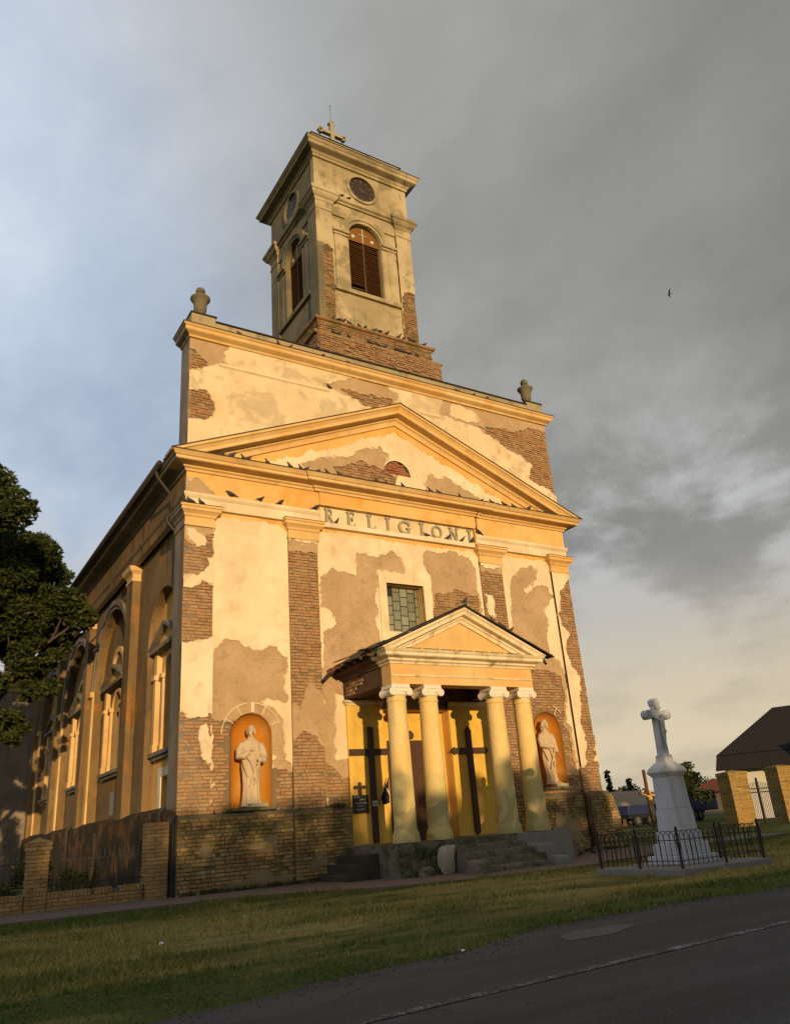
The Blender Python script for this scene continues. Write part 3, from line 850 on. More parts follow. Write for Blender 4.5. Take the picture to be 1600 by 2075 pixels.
def coats(key, F, rect, d, holes=(), paint='cream_plaster', seed=1, brick='old_brick', shift=None, core='mortar', core_t=.26, clip=None):
    """bare wall, brick, scratch coat and paint coat over one panel, from the traced outlines"""
    ops = PATCH.get(key, [])
    def fields(U, V, ragged=True):
        P = np.full(U.shape, .5); Uc = np.full(U.shape, -.5); B = np.full(U.shape, -.5)
        nz = rag(U, V, seed) if ragged else 0
        for ty, poly in ops:
            s = sdist(poly, U, V)+nz
            fs = {'P': P, 'U': Uc, 'B': B}
            for k in fs:
                fs[k] = np.maximum(fs[k], s) if k == ty else np.minimum(fs[k], -s)
            P, Uc, B = fs['P'], fs['U'], fs['B']
        return P, Uc, B
    def cut(f, U, V):
        for h in holes: f = np.minimum(f, -h(U, V))
        if clip is not None: f = np.minimum(f, clip(U, V))
        return f
    CL('wall', F, rect, lambda U, V: cut(np.full(U.shape, .5), U, V), d+.076, core_t, core, CH)
    CL('plaster', F, rect, lambda U, V: cut(fields(U, V)[0], U, V), d, .075, paint, CH)
    if ops: CL('plaster_lip', F, rect, lambda U, V: cut(fields(U, V)[0]+.02+.11*np.maximum(vnoise(U, V, 5.5, seed+40)+.25*vnoise(U, V, 23, seed+41), -.1), U, V), d+.013, .06, 'lime_coat', CH)
    if any(o[0] == 'U' for o in ops):
        CL('scratch_coat', F, rect, lambda U, V: cut(np.maximum(fields(U, V)[1], np.minimum(fields(U, V)[0], .04)-.02), U, V), d+.026, .049, 'undercoat', CH)
    if any(o[0] == 'B' for o in ops):
        def mask(u, v, w):
            U = np.array([u-w*.6, u, u+w*.6]); V = np.array([v, v, v])
            m = fields(U, V)[2]
            h = cut(np.full(3, .5), U, V).min()
            return min(m.max()+.02, h-w*.45)
        brickwork(F, rect, d+.046, mask, brick, CH, seed=seed)


ZP = 1.76                                           # top of the plinth
NICHE = ((1.92, .56, 1.86, 3.62), (12.07, .56, 1.96, 3.72))
coats('P1', front, (0, .825, ZP, 9.45), 0, paint='pale_plaster', seed=1)
coats('A', front, (.825, 3.05, ZP, 9.75), .10, [arch_hole(*NICHE[0])], seed=2)
coats('P2', front, (3.05, 3.99, ZP, 9.45), 0, seed=3)
coats('B', front, (3.99, 10.01, .5, 9.75), .10, [rect_hole(6.30, 7.66, 6.62, 8.13), rect_hole(5.86, 8.14, .4, 4.30)], seed=4)
coats('P3', front, (10.01, 10.95, ZP, 9.45), 0, seed=5)
coats('C', front, (10.95, 13.175, ZP, 9.75), .10, [arch_hole(*NICHE[1])], seed=6)
coats('P4', front, (13.175, 14.0, ZP, 9.45), 0, seed=7)

# --- plinth: mortar core with individual bricks, breaking forward under the pilasters
PL = ((-.08, .90, -.13), (.90, 2.97, -.06), (2.97, 4.06, -.13), (4.06, 4.67, -.06), (9.60, 9.94, -.06), (9.94, 11.03, -.13), (11.03, 13.1, -.06), (13.1, 14.08, -.13))
NB = 0
for i, (a, b, d) in enumerate(PL):
    mb = MB(); mb.box(a, d+.03, -.05, b, .5, ZP-.02)
    mb.add([(a, d+.02, ZP-.10), (b, d+.02, ZP-.10), (b, .12, ZP+.02), (a, .12, ZP+.02), (a, .12, ZP-.1), (b, .12, ZP-.1)], [(0, 1, 2, 3), (0, 3, 4), (1, 5, 2), (0, 4, 5, 1)])
    C_(mb, 'plinth', 'mortar_dark')
    gap = None
    NB += brickwork(front, (a+.004, b-.004, .0, ZP-.08), d-.012, gap, 'plinth_brick', CH, seed=20+i, individual=lambda u, v: u < 4.06 and NB < 300, miss=.02)
# remnants of old render on the plinth
for k, (rc, poly) in enumerate((((1.0, 2.9, -.02, .55), [(1.0, 0), (2.9, -.02), (2.93, .42), (2.5, .30), (2.2, .46), (1.7, .24), (1.3, .30)]), ((1.5, 2.6, .75, 1.2), [(1.55, .98), (1.9, 1.12), (2.5, 1.10), (2.45, .86), (1.9, .84)]), ((.3, .9, .7, 1.3), [(.35, .8), (.6, 1.2), (.85, 1.1), (.8, .8)]), ((3.2, 4.0, .2, .9), [(3.3, .3), (3.5, .7), (3.9, .8), (3.9, .35)]), ((11.3, 12.9, .2, 1.3), [(11.4, .4), (11.8, 1.2), (12.6, 1.0), (12.8, .3)]))):
    CL('render_patch', front, rc, lambda U, V, poly=poly: sdist(poly, U, V)+rag(U, V, 80)*1.3-.02, (-.080 if not (rc[0] < .5 or 3 < rc[0] < 4) else -.150), .05, 'damp_render', CH)
# corner return of the plinth and the stub of wall beyond the right corner
mb = MB(); mb.prism(front, [(14.09, -.05), (14.85, -.05), (14.80, 1.02), (14.62, 1.62), (14.09, 1.74)], .25, .75); C_(mb, 'buttress', 'mortar_dark')
stub = lambda u, v, w: 1 if u+w < 14.85-.05*v-max(0, v-1.02)*.30 and v < 1.72-(u-14.09)*.22 else -1
brickwork(front, (14.10, 14.86, 0, 1.72), .205, stub, 'plinth_brick', CH, seed=31)


# --- niches
def niche(uc, hw, v0, vs, dep):
    mb = MB(); n = 20; rows = []
    for k in range(9):
        z = v0+(vs-v0)*k/8; rows.append([(uc-hw*math.cos(PI*i/n), .12+dep*math.sin(PI*i/n), z) for i in range(n+1)])
    for k in range(1, 9):
        a = PI/2*k/8; rows.append([(uc-hw*math.cos(a)*math.cos(PI*i/n), .12+dep*math.cos(a)*math.sin(PI*i/n), vs+hw*math.sin(a)) for i in range(n+1)])
    for j in range(len(rows)-1):
        mb.add(rows[j]+rows[j+1], [(i, i+1, n+2+i, n+1+i) for i in range(n)])
    mb.add(rows[0], [tuple(range(n+1))])
    C_(mb, 'niche', 'niche_orange', True)
    sb = MB(); sb.box(uc-.58, -.04, v0-.07, uc+.58, .30, v0-.004); C_(sb, 'niche_sill', 'mossy_stone', bevel=.01)
    # incised voussoirs round the head: raised cream fillets left standing
    R0, R1 = hw+.02, hw+.25
    for a0, a1 in (((100, 178), (20, 92)) if uc < 7 else ((150, 172), (40, 66))):
        m = MB(); m.ring(front, uc, vs, R1, R1+.022, .088, .13, math.radians(a0), math.radians(a1), 14); C_(m, 'arch_fillet', 'cream_plaster')
    for a in ((25, 62, 88, 120, 150) if uc < 7 else (55,)):
        w = .045 if a == 88 else .012
        c, s = math.cos(math.radians(a)), math.sin(math.radians(a))
        m = MB(); q = [(uc+R0*c-s*w, vs+R0*s+c*w), (uc+R1*c-s*w, vs+R1*s+c*w), (uc+R1*c+s*w, vs+R1*s-c*w), (uc+R0*c+s*w, vs+R0*s-c*w)]
        m.prism(front, q, .089, .13); C_(m, 'voussoir_joint', 'cream_plaster')


niche(*NICHE[0], .50); niche(*NICHE[1], .50)
for uc, v0 in ((2.03, 1.86), (12.17, 1.96)):
    m = MB(); m.box(uc-.24, -.10, v0, uc+.24, .16, v0+.09); C_(m, 'statue_base', 'letter_stone', bevel=.008)

# --- centre window
W = empty('window', (0, 0, 0)); W.parent = CH; W.location = (-7, -6, 0)
u0, u1, v0, v1 = 6.30, 7.66, 6.62, 8.13
fr = MB(); fr.fbox(front, u0-.27, u0-.004, v0-.3, v1+.30, .055, .16); fr.fbox(front, u1+.004, u1+.27, v0-.3, v1+.30, .055, .16); fr.fbox(front, u0-.002, u1+.002, v1+.004, v1+.298, .057, .16)
fr.obj('window_frame', 'cream_plaster', W)
rv = MB(); rv.fbox(front, u0-.02, u0+.004, v0, v1, .165, .52); rv.fbox(front, u1-.004, u1+.02, v0, v1, .165, .52); rv.fbox(front, u0+.004, u1-.004, v1-.004, v1+.02, .166, .52); rv.fbox(front, u0+.004, u1-.004, v0-.02, v0+.004, .166, .52)
rv.obj('reveal', 'ochre_trim', W)
random.seed(3); yy = .44; cw = (u1-u0)/5.0
for c in range(6):
    ph = 0 if c % 2 else .5; a = u0+(c-.5)*cw; b = a+cw; rh = (v1-v0)/5
    for k in range(-1, 6):
        lo, hi = v0+(k+ph)*rh, v0+(k+1+ph)*rh
        aa, bb, ll, hh = max(a, u0)+.014, min(b, u1)-.014, max(lo, v0)+.014, min(hi, v1)-.014
        if bb-aa < .04 or hh-ll < .05 or (c == 1 and k == 4): continue
        m = MB(); m.fbox(front, aa, bb, ll, hh, yy, yy+.012); p = m.obj('pane', 'leaded_glass', W); p.rotation_euler = (random.uniform(-.0008, .0008), 0, 0)
ld = MB(); ld.fbox(front, u0, u1, v0, v1, .458, .47); ld.obj('window_back', 'iron_black', W)

# --- entablature
SIDE_END = 24.4
arch = [(-.15, 9.70), (.015, 9.70), (.015, 9.98), (.035, 10.0), (.07, 10.06), (.07, 10.13), (-.15, 10.15)]
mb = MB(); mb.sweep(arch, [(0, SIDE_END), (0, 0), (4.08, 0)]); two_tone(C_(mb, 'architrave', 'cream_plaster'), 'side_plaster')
mb = MB(); mb.sweep(arch, [(9.92, 0), (14, 0), (14, SIDE_END)]); C_(mb, 'architrave', 'cream_plaster')
coats('F', front, (0, 4.08, 10.14, 10.78), 0, paint='ochre_plaster', seed=9)
mb = MB(); mb.box(4.08, -.045, 10.36, 9.92, .2, 10.78); C_(mb, 'frieze', 'ochre_plaster')
mb = MB(); mb.box(9.92, 0, 10.152, 14, .2, 10.78); C_(mb, 'frieze', 'ochre_plaster')
mb = MB(); mb.box(-.004, .066, 10.152, .15, SIDE_END, 10.78); C_(mb, 'frieze', 'side_plaster')
mb = MB(); mb.box(13.85, .21, 10.152, 14.004, SIDE_END, 10.78); C_(mb, 'frieze', 'side_plaster')
cor = [(-.2, 10.77), (.05, 10.77), (.07, 10.83), (.13, 10.86), (.13, 10.90), (.40, 10.93), (.43, 10.95), (.43, 11.02), (.47, 11.04), (.50, 11.08), (.55, 11.14), (-.2, 11.17)]
mb = MB(); mb.sweep(cor, [(-.001, .35), (0, 0), (3.95, 0), (3.95, -.05), (10.05, -.05), (10.05, 0), (14, 0), (14.001, .35)]); two_tone(C_(mb, 'cornice', 'ochre_trim'), 'soot_shade_plaster')
mb = MB(); mb.sweep(cor, [(0, SIDE_END), (0, .352)]); C_(mb, 'cornice', 'soot_shade_plaster')
mb = MB(); mb.sweep(cor, [(14, .352), (14, SIDE_END)]); C_(mb, 'cornice', 'soot_shade_plaster')
mb = MB(); mb.sweep([(-.2, 11.172), (.57, 11.145), (.575, 11.165), (-.2, 11.19)], [(0, .35), (0, 0), (3.95, 0), (3.95, -.05), (10.05, -.05), (10.05, 0), (14, 0), (14, .35)]); C_(mb, 'flashing', 'tin_dark')
# inscription panel
mb = MB(); mb.box(4.08, .09, 9.72, 9.92, .2, 10.37); C_(mb, 'inscription_panel', 'cream_plaster')
mb = MB(); mb.box(4.06, -.035, 9.66, 9.94, .16, 9.815); C_(mb, 'inscription_ledge', 'pale_plaster', bevel=.01)
mb = MB(); mb.box(4.075, -.055, 10.345, 9.925, .10, 10.362); mb.box(4.075, -.03, 9.815, 4.10, .1, 10.345); mb.box(9.90, -.03, 9.815, 9.925, .1, 10.345); C_(mb, 'panel_frame', 'ochre_trim')


def letter(ch, xc, z0, h):
    mb = MB(); F = front; d0, d1 = .015, .088; st = h*.17; th = h*.075; w = h*.62
    B = lambda a, b, c, d: mb.fbox(F, xc+a, xc+b, z0+c, z0+d, d0+random.uniform(0, .002), d1)
    serif = lambda a, b, lo: B(a, b, 0 if lo else h-th, th if lo else h)
    def dia(a, b, c, d, wd):
        mb.prism(F, [(xc+a-wd/2, z0+b), (xc+a+wd/2, z0+b), (xc+c+wd/2, z0+d), (xc+c-wd/2, z0+d)], d0+.003, d1)
    if ch == 'I': B(-st/2, st/2, 0, h); serif(-st*1.2, st*1.2, 1); serif(-st*1.2, st*1.2, 0)
    elif ch == 'L': B(-w*.35, -w*.35+st, 0, h); serif(-w*.5, -w*.35+st*1.7, 0); serif(-w*.5, w*.5, 1); mb.prism(F, [(xc+w*.30, z0), (xc+w*.5, z0), (xc+w*.55, z0+h*.28)], d0+.004, d1)
    elif ch == 'E':
        B(-w*.35, -w*.35+st, 0, h); serif(-w*.5, w*.42, 0); serif(-w*.5, w*.5, 1); B(-w*.3, w*.2, h*.48, h*.48+th); B(w*.16, w*.16+th, h*.38, h*.66)
        mb.prism(F, [(xc+w*.25, z0), (xc+w*.5, z0), (xc+w*.55, z0+h*.26)], d0+.004, d1); mb.prism(F, [(xc+w*.22, z0+h), (xc+w*.42, z0+h*.76), (xc+w*.42, z0+h)], d0+.004, d1)
    elif ch == 'R':
        B(-w*.4, -w*.4+st, 0, h); serif(-w*.55, -w*.4+st*1.6, 1); serif(-w*.55, -w*.05, 0)
        mb.ring(F, xc-w*.05, z0+h*.74, h*.155, h*.26, d0+.002, d1, -PI/2, PI/2, 14); dia(w*.48, 0, 0, h*.50, st*.9); serif(w*.30, w*.66, 1); B(-w*.3, 0, h*.48, h*.48+th)
    elif ch == 'O': mb.ring(F, xc, z0+h/2, h*.34, h*.5, d0, d1, 0, 2*PI, 30)
    elif ch == 'G':
        mb.ring(F, xc, z0+h/2, h*.34, h*.5, d0, d1, PI*.22, PI*1.80, 26); B(h*.22, h*.22+st*.9, h*.04, h*.42); serif(h*.08, h*.45, 1) if 0 else B(h*.10, h*.46, h*.40, h*.40+th); dia(h*.36, h*.62, h*.36, h*.92, th)
    elif ch == 'N':
        B(-w*.5, -w*.5+th*1.3, 0, h); B(w*.5-th*1.3, w*.5, 0, h); dia(w*.42, 0, -w*.42, h, st); serif(-w*.66, -w*.26, 1); serif(-w*.66, -w*.4, 0); serif(w*.28, w*.68, 0)
    if ch == 'O':
        for k in range(len(mb.v)): x, y, z = mb.v[k]; mb.v[k] = (xc+(x-xc)*.86, y, z)
    return C_(mb, 'letter', 'letter_stone')


for ch, xc in zip('RELIGIONI', (4.42, 5.16, 5.88, 6.50, 7.13, 7.79, 8.38, 9.06, 9.72)): letter(ch, xc, 9.817, .47)

# --- pilaster capitals
cap = [(-.05, 9.16), (.03, 9.16), (.03, 9.24), (.012, 9.25), (.012, 9.42), (.04, 9.43), (.06, 9.50), (.12, 9.56), (.15, 9.58), (.15, 9.66), (.18, 9.68), (.18, 9.735), (-.05, 9.76)]
for a, b, pth in ((0, .825, [(0, .9), (0, 0), (.825, 0), (.825, .10)]), (3.05, 3.99, [(3.05, .10), (3.05, 0), (3.99, 0), (3.99, .10)]), (10.01, 10.95, [(10.01, .10), (10.01, 0), (10.95, 0), (10.95, .10)]), (13.175, 14, [(13.175, .10), (13.175, 0), (14, 0), (14, .9)])):
    mb = MB(); mb.sweep(cap, pth); o = C_(mb, 'pilaster_capital', 'ochre_trim')
    if a == 0: two_tone(o, 'soot_shade_plaster')
    m2 = MB(); m2.sweep([(-.04, 9.762), (.185, 9.738), (.19, 9.752), (-.04, 9.775)], pth); C_(m2, 'flashing', 'tin_dark')
    if a > 0: continue

# --- pediment
AP = (7.0, 14.28)
lx = [(-.58+(7.58)*i/30, 11.16+(AP[1]-11.16)*i/30) for i in range(31)]
path = lx+[(14-u, v) for u, v in lx[-2::-1]]
rprof = [(-.2, 0), (.50, 0), (.50, -.08), (.46, -.10), (.43, -.15), (.40, -.20), (.40, -.30), (.38, -.315), (.13, -.335), (.12, -.40), (.07, -.43), (.05, -.48), (.04, -.60), (-.2, -.60)]
mb = MB(); mb.rake(front, path, rprof, 11.12); C_(mb, 'raking_cornice', 'ochre_trim')
mb = MB(); mb.rake(front, path, [(-.2, .004), (.53, .004), (.53, .028), (-.2, .028)], 11.19); C_(mb, 'flashing', 'tin_dark')
tri = [(.2, 11.1), (13.8, 11.1), (7, 13.9)]
coats('Y', front, (.4, 13.6, 11.1, 13.88), .02, [lambda U, V: np.minimum(disc_hole(7.0, 11.86, .52)(U, V), V-11.86)], paint='cream_plaster', seed=12, clip=lambda U, V: sdist(tri, U, V), core_t=.1)
mb = MB(); mb.fbox(front, 6.46, 7.54, 11.84, 12.4, .14, .17); C_(mb, 'lunette', 'mortar')
brickwork(front, (6.48, 7.52, 11.865, 12.39), .085, lambda u, v, w: .56-math.hypot(abs(u-7)+w*.7, v-11.86), 'red_brick', CH, seed=40, name='lunette_brickwork')

# unbleached ochre paint that survives under the mouldings
CL('old_paint', front, (.45, 13.55, 11.15, 13.78), lambda U, V: np.minimum(sdist(tri, U, V), .30-(11.10+(1-np.abs(U-7)/7.6)*3.12-.55-V)+rag(U, V, 33)*1.5), .018, .006, 'ochre_plaster', CH)
for k, (a, b) in enumerate(((.83, 3.045), (3.995, 10.0), (10.96, 13.17))):
    CL('old_paint', front, (a, b, 9.1, 9.70), lambda U, V, a=a, b=b, k=k: V-9.56+.16*np.exp(-(np.minimum(U-a, b-U)/.16)**2)+rag(U, V, 36+k)*.9, .098, .006, 'ochre_plaster', CH)
# --- attic storey with parapet
coats('T', front, (0, 14, 11.2, 15.24), 0, paint='attic_plaster', seed=14, clip=lambda U, V: V-(11.10+(1-np.abs(U-7)/7.6)*3.05), core_t=.3)
mb = MB(); mb.box(-.005, .064, 11.0, .1, .82, 15.3); C_(mb, 'attic_side', 'soot_shade_plaster')
mb = MB(); mb.box(13.9, .064, 11.0, 14.005, .82, 15.3); C_(mb, 'attic_side', 'soot_shade_plaster')
mb = MB(); mb.box(.1, .72, 11.0, 13.9, .82, 15.3); C_(mb, 'attic_back', 'soot_shade_plaster')
ac = [(-.2, 15.20), (.04, 15.20), (.06, 15.26), (.10, 15.28), (.19, 15.33), (.21, 15.36), (.21, 15.44), (.25, 15.47), (.28, 15.52), (-.2, 15.58)]
ap = [(0, .82), (0, 0), (14, 0), (14, .82)]
mb = MB(); mb.sweep(ac, ap); two_tone(C_(mb, 'attic_cornice', 'ochre_trim'), 'soot_shade_plaster')
mb = MB(); mb.sweep([(-.2, 15.584), (.29, 15.522), (.30, 15.545), (-.2, 15.60)], ap); C_(mb, 'flashing', 'tin_dark')
random.seed(11)
mb = MB(); mb.box(.06, .03, 15.5, 13.94, .70, 15.96)
mb.box(.02, -.01, 15.5, .78, .76, 16.10); mb.box(13.22, -.01, 15.5, 13.98, .76, 16.10); C_(mb, 'parapet', 'weathered_cap', bevel=.02)
cp = MB(); cp.box(.78, -.02, 15.962, 13.22, .75, 15.995); cp.box(-.01, -.04, 16.102, .81, .79, 16.14); cp.box(13.19, -.04, 16.102, 14.01, .79, 16.14); C_(cp, 'parapet_capping', 'tin_dark')
for a, b in ((.9, 4.62), (8.15, 8.95)):
    mb = MB(); mb.box(a, -.035, 14.43, b, .02, 14.51); mb.box(a, -.02, 14.40, b, .02, 14.428); C_(mb, 'string_course', 'cream_plaster', bevel=.008)

# --- tower
TX0, TX1, TY0, TY1 = 4.89, 9.11, .91, 5.13; TC = 3.02


def ringpath(o, x0=TX0, x1=TX1, y0=TY0, y1=TY1): return [(x0-o, y0-o), (x1+o, y0-o), (x1+o, y1+o), (x0-o, y1+o)]


mb = MB(); mb.box(4.52, .34, 15.3, 9.48, 5.8, 16.98); mb.box(4.68, .58, 16.98, 9.32, 5.5, 17.62); C_(mb, 'tower_base', 'mortar')
brickwork(front, (4.5, 9.5, 15.9, 16.98), .29, None, 'tower_brick', CH, seed=50, name='tower_base_brickwork')
brickwork(front, (4.66, 9.34, 17.0, 17.62), .54, None, 'tower_brick', CH, seed=51, name='tower_base_brickwork')
LF = left
brickwork(LF, (-5.75, -.36, 15.9, 16.98), 4.47, None, 'tower_brick', CH, seed=52, name='tower_base_brickwork')
brickwork(LF, (-5.45, -.60, 17.0, 17.62), 4.63, None, 'tower_brick', CH, seed=53, name='tower_base_brickwork')
mb = MB(); mb.sweep([(-.4, 17.60), (.26, 17.60), (.30, 17.66), (.38, 17.70), (.40, 17.78), (.28, 17.84), (.10, 17.93), (-.4, 17.95)], ringpath(0), True); C_(mb, 'tower_ledge', 'tower_brick', bevel=.01)
mb = MB(); mb.sweep([(-.1, 16.96), (.38, 16.96), (.42, 17.0), (.42, 17.06), (-.1, 17.10)], ringpath(.12), True); C_(mb, 'tower_ledge', 'tower_brick', bevel=.01)

FT = frame_at(front, (0, TY0, 0)); LT = frame_at(left, (TX0-.006, 0, 0))
WIN = (.72, 19.70, 22.28)


def tower_face(F, c, tex, patchL=None, patchR=None, detail=True):
    """one side of the tower; c is the middle of the face along the frame"""
    hw_ = 2.11 if F is FT else 2.104; ins_ = 0 if F is FT else .036
    a, b = c-hw_, c+hw_
    plast = tex
    # corner pilasters
    for k, (p, q) in enumerate(((a, a+.68), (b-.68, b))):
        key = (patchL, patchR)[k]
        if key: coats(key, F, (p, q, 17.9, 23.05), 0, paint=plast, seed=60+k, brick='tower_brick', core_t=.2)
        else: CL('plaster', F, (p, q, 17.9, 23.05), lambda U, V: np.full(U.shape, .5), 0, .25, plast, CH)
    CL('wall', F, (a+.68, b-.68, 17.9, 23.9), lambda U, V: -np.maximum(-.5, arch_hole(c, *WIN)(U, V)), .09, .4, plast, CH)
    CL('wall', F, (a+ins_, b-ins_, 23.0, 25.7), lambda U, V: np.minimum(.5, -disc_hole(c, 24.76, .60)(U, V)), .03, .25, plast, CH)
    # opening surround
    for s in (-1, 1):
        m = MB()
        for x0, x1, d in ((.735, 1.0, .045), (1.0, 1.34, .02)):
            u = sorted((c+s*x0, c+s*x1)); m.fbox(F, u[0], u[1], 19.72, 22.10, d, .12)
        C_(m, 'jamb', plast, bevel=.008)
        u = sorted((c+s*.73, c+s*1.39)); m = MB(); m.fbox(F, u[0], u[1], 22.10, 22.20, -.02, .12); m.fbox(F, u[0]-.03*(s < 0), u[1]+.03*(s > 0), 22.202, 22.33, -.09, .12); C_(m, 'impost', plast, bevel=.012)
    m = MB(); m.ring(F, c, 22.28, .735, .86, .015, .12); m.ring(F, c, 22.28, .862, 1.08, -.025, .12); C_(m, 'archivolt', plast)
    m = MB(); m.fbox(F, a+.69, b-.69, 19.52, 19.70, -.03, .14); C_(m, 'sill', plast, bevel=.01)
    # louvred belfry window
    Wn = empty('belfry_window'); Wn.parent = CH; Wn.location = (-7, -6, 0)
    bk = MB(); bk.prism(F, [(c-.74, 19.6), (c+.74, 19.6), (c+.74, 22.3), (c+.6, 22.7), (c+.3, 23.0), (c, 23.05), (c-.3, 23.0), (c-.6, 22.7), (c-.74, 22.3)], .40, .44); bk.obj('dark_backing', 'iron_black', Wn)
    n = 27
    for k in range(n):
        v = 19.74+k*(22.22-19.74)/n; sag = random.uniform(-.008, .008); m = MB()
        for s in ((-1, 1) if not (k == 4) else (1,)):
            u = sorted((c+s*.03, c+s*.71)); e = random.uniform(-.01, .01)
            vs = [F(u[0], v+sag, .24), F(u[1], v+sag+e, .24), F(u[1], v+.075+sag+e, .33), F(u[0], v+.075+sag, .33)]
            vs += [tuple(Vector(q)+Vector((0, 0, .014))) for q in vs]
            m.add(vs, [(0, 1, 2, 3), (4, 5, 6, 7), (0, 1, 5, 4), (2, 3, 7, 6), (0, 3, 7, 4), (1, 2, 6, 5)])
        m.obj('slat', 'louvre_wood', Wn)
    m = MB(); m.fbox(F, c-.025, c+.025, 19.7, 22.3, .21, .26); m.obj('mullion', 'timber_dark', Wn)
    arc = [(c+.715*math.cos(t), 22.24+.76*math.sin(t)) for t in np.linspace(0, PI, 18)]
    m = MB(); m.prism(F, arc, .23, .26); m.obj('arch_board', 'belfry_board', Wn)
    m = MB(); m.fbox(F, c-.015, c+.015, 22.25, 22.94, .205, .228); m.fbox(F, c-.16, c+.16, 22.62, 22.645, .206, .228); m.obj('board_cross', 'white_mark', Wn)
    for s in (-1, 1):
        m = MB(); m.ring(F, c+s*.42, 22.46, 0.001, .075, .215, .228, 0, 2*PI, 10); m.obj('board_spot', 'white_mark', Wn)
    # clock
    K = empty('clock'); K.parent = CH; K.location = (-7, -6, 0)
    m = MB(); m.ring(F, c, 24.76, .585, .70, -.035, .08, 0, 2*PI, 40); m.obj('clock_rim', plast, K)
    m = MB(); m.prism(F, [(c+.60*math.cos(t), 24.76+.60*math.sin(t)) for t in np.linspace(0, 2*PI, 41)[:-1]], .06, .09); m.obj('clock_face', 'clock_black', K)
    nm = {1: 'I', 2: 'II', 3: 'III', 4: 'IIII', 5: 'V', 6: 'VI', 7: 'VII', 8: 'VIII', 9: 'IX', 10: 'X', 11: 'XI', 12: 'XII'}
    for h, s in nm.items():
        m = MB(); t = PI/2-h*PI/6; e = Vector((math.cos(t), math.sin(t))); g = Vector((e.y, -e.x)); wd = {'I': .028, 'V': .05, 'X': .055}; x = -sum(wd[q] for q in s)/2
        def bar(p, q):
            o_ = Vector((c, 24.76)); A = o_+e*.40+g*p; B_ = o_+e*.54+g*q; hw = g*.008
            m.prism(F, [tuple(A-hw), tuple(A+hw), tuple(B_+hw), tuple(B_-hw)], .050, .06)
        for q in s:
            w = wd[q]
            if q == 'I': bar(x+w/2, x+w/2)
            elif q == 'V': bar(x+w/2, x); bar(x+w/2, x+w)
            else: bar(x, x+w); bar(x+w, x)
            x += w
        m.obj('numeral', 'clock_mark', K)
    for ang, L, w, mt in ((math.radians(-28), .46, .02, 'clock_mark'), (math.radians(125), .30, .028, 'clock_red')):
        m = MB(); e = Vector((math.cos(ang), math.sin(ang))); g = Vector((-e.y, e.x)); o_ = Vector((c, 24.76))
        m.prism(F, [tuple(o_-e*.1-g*w), tuple(o_-e*.1+g*w), tuple(o_+e*L)], .032 if L > .4 else .040, .046); m.obj('hand', mt, K)


random.seed(5)
tower_face(FT, 7.0, 'tower_plaster', 'W1', 'W2')
tower_face(LT, -TC, 'shaded_tower_plaster')
mb = MB(); mb.box(TX1-.3, TY0+.3, 17.9, TX1, TY1, 25.7); mb.box(TX0+.3, TY1-.3, 17.9, TX1-.3, TY1, 25.7); C_(mb, 'wall', 'tower_plaster')
mb = MB(); mb.sweep([(-.1, 23.60), (.04, 23.60), (.06, 23.66), (.14, 23.70), (.16, 23.78), (.16, 23.83), (-.1, 23.87)], ringpath(0), True); two_tone(C_(mb, 'tower_string', 'tower_plaster'), 'shaded_tower_plaster')
tcap = [(-.1, 23.02), (.03, 23.02), (.03, 23.10), (.01, 23.12), (.01, 23.38), (.05, 23.42), (.08, 23.50), (.15, 23.55), (.20, 23.62), (.22, 23.70), (.27, 23.74), (.27, 23.86), (-.1, 23.90)]
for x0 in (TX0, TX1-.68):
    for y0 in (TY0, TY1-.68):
        mb = MB(); mb.sweep(tcap, ringpath(0, x0, x0+.68, y0, y0+.68), True); two_tone(C_(mb, 'tower_capital', 'tower_plaster'), 'shaded_tower_plaster')
mb = MB(); mb.sweep([(-.2, 25.56), (.04, 25.56), (.05, 25.66), (.10, 25.70), (.13, 25.76), (.34, 25.82), (.37, 25.85), (.37, 25.95), (.41, 25.98), (.46, 26.07), (-.2, 26.13)], ringpath(0), True); two_tone(C_(mb, 'tower_cornice', 'tower_plaster'), 'shaded_tower_plaster')
mb = MB(); mb.sweep([(-.2, 26.134), (.475, 26.074), (.48, 26.10), (-.2, 26.16)], ringpath(0), True); C_(mb, 'flashing', 'tin_dark')
mb = MB(); mb.box(TX0-.10, TY0-.12, 26.1, TX1-.25, TY1-.02, 26.62); C_(mb, 'blocking_course', 'weathered_cap', bevel=.02)
mb = MB(); mb.add([(TX0-.14, TY0-.16, 26.625), (TX1-.2, TY0-.16, 26.625), (TX1-.2, TY1, 26.625), (TX0-.14, TY1, 26.625), (7, TC, 28.1)], [(0, 1, 4), (1, 2, 4), (2, 3, 4), (3, 0, 4), (3, 2, 1, 0)]); C_(mb, 'tower_roof', 'tin_dark')

# --- porch
PF = -2.5; PX0, PX1 = 4.65, 9.35; FL = .78
PCOL = (4.92, 5.90, 8.10, 9.08)
mb = MB(); mb.box(PX0, PF, 4.54, PX1, PF+.45, 5.05); C_(mb, 'porch_beam', 'ochre_trim')
mb = MB(); mb.box(PX0, PF-.025, 4.735, PX1, PF-.002, 4.775); C_(mb, 'porch_fillet', 'portico_cream')
for a, b in ((PX0, PX0+.42), (PX1-.42, PX1)):
    mb = MB(); mb.box(a, PF+.452, 4.56, b, .09, 5.05); C_(mb, 'porch_side_beam', 'timber_dark', bevel=.02)
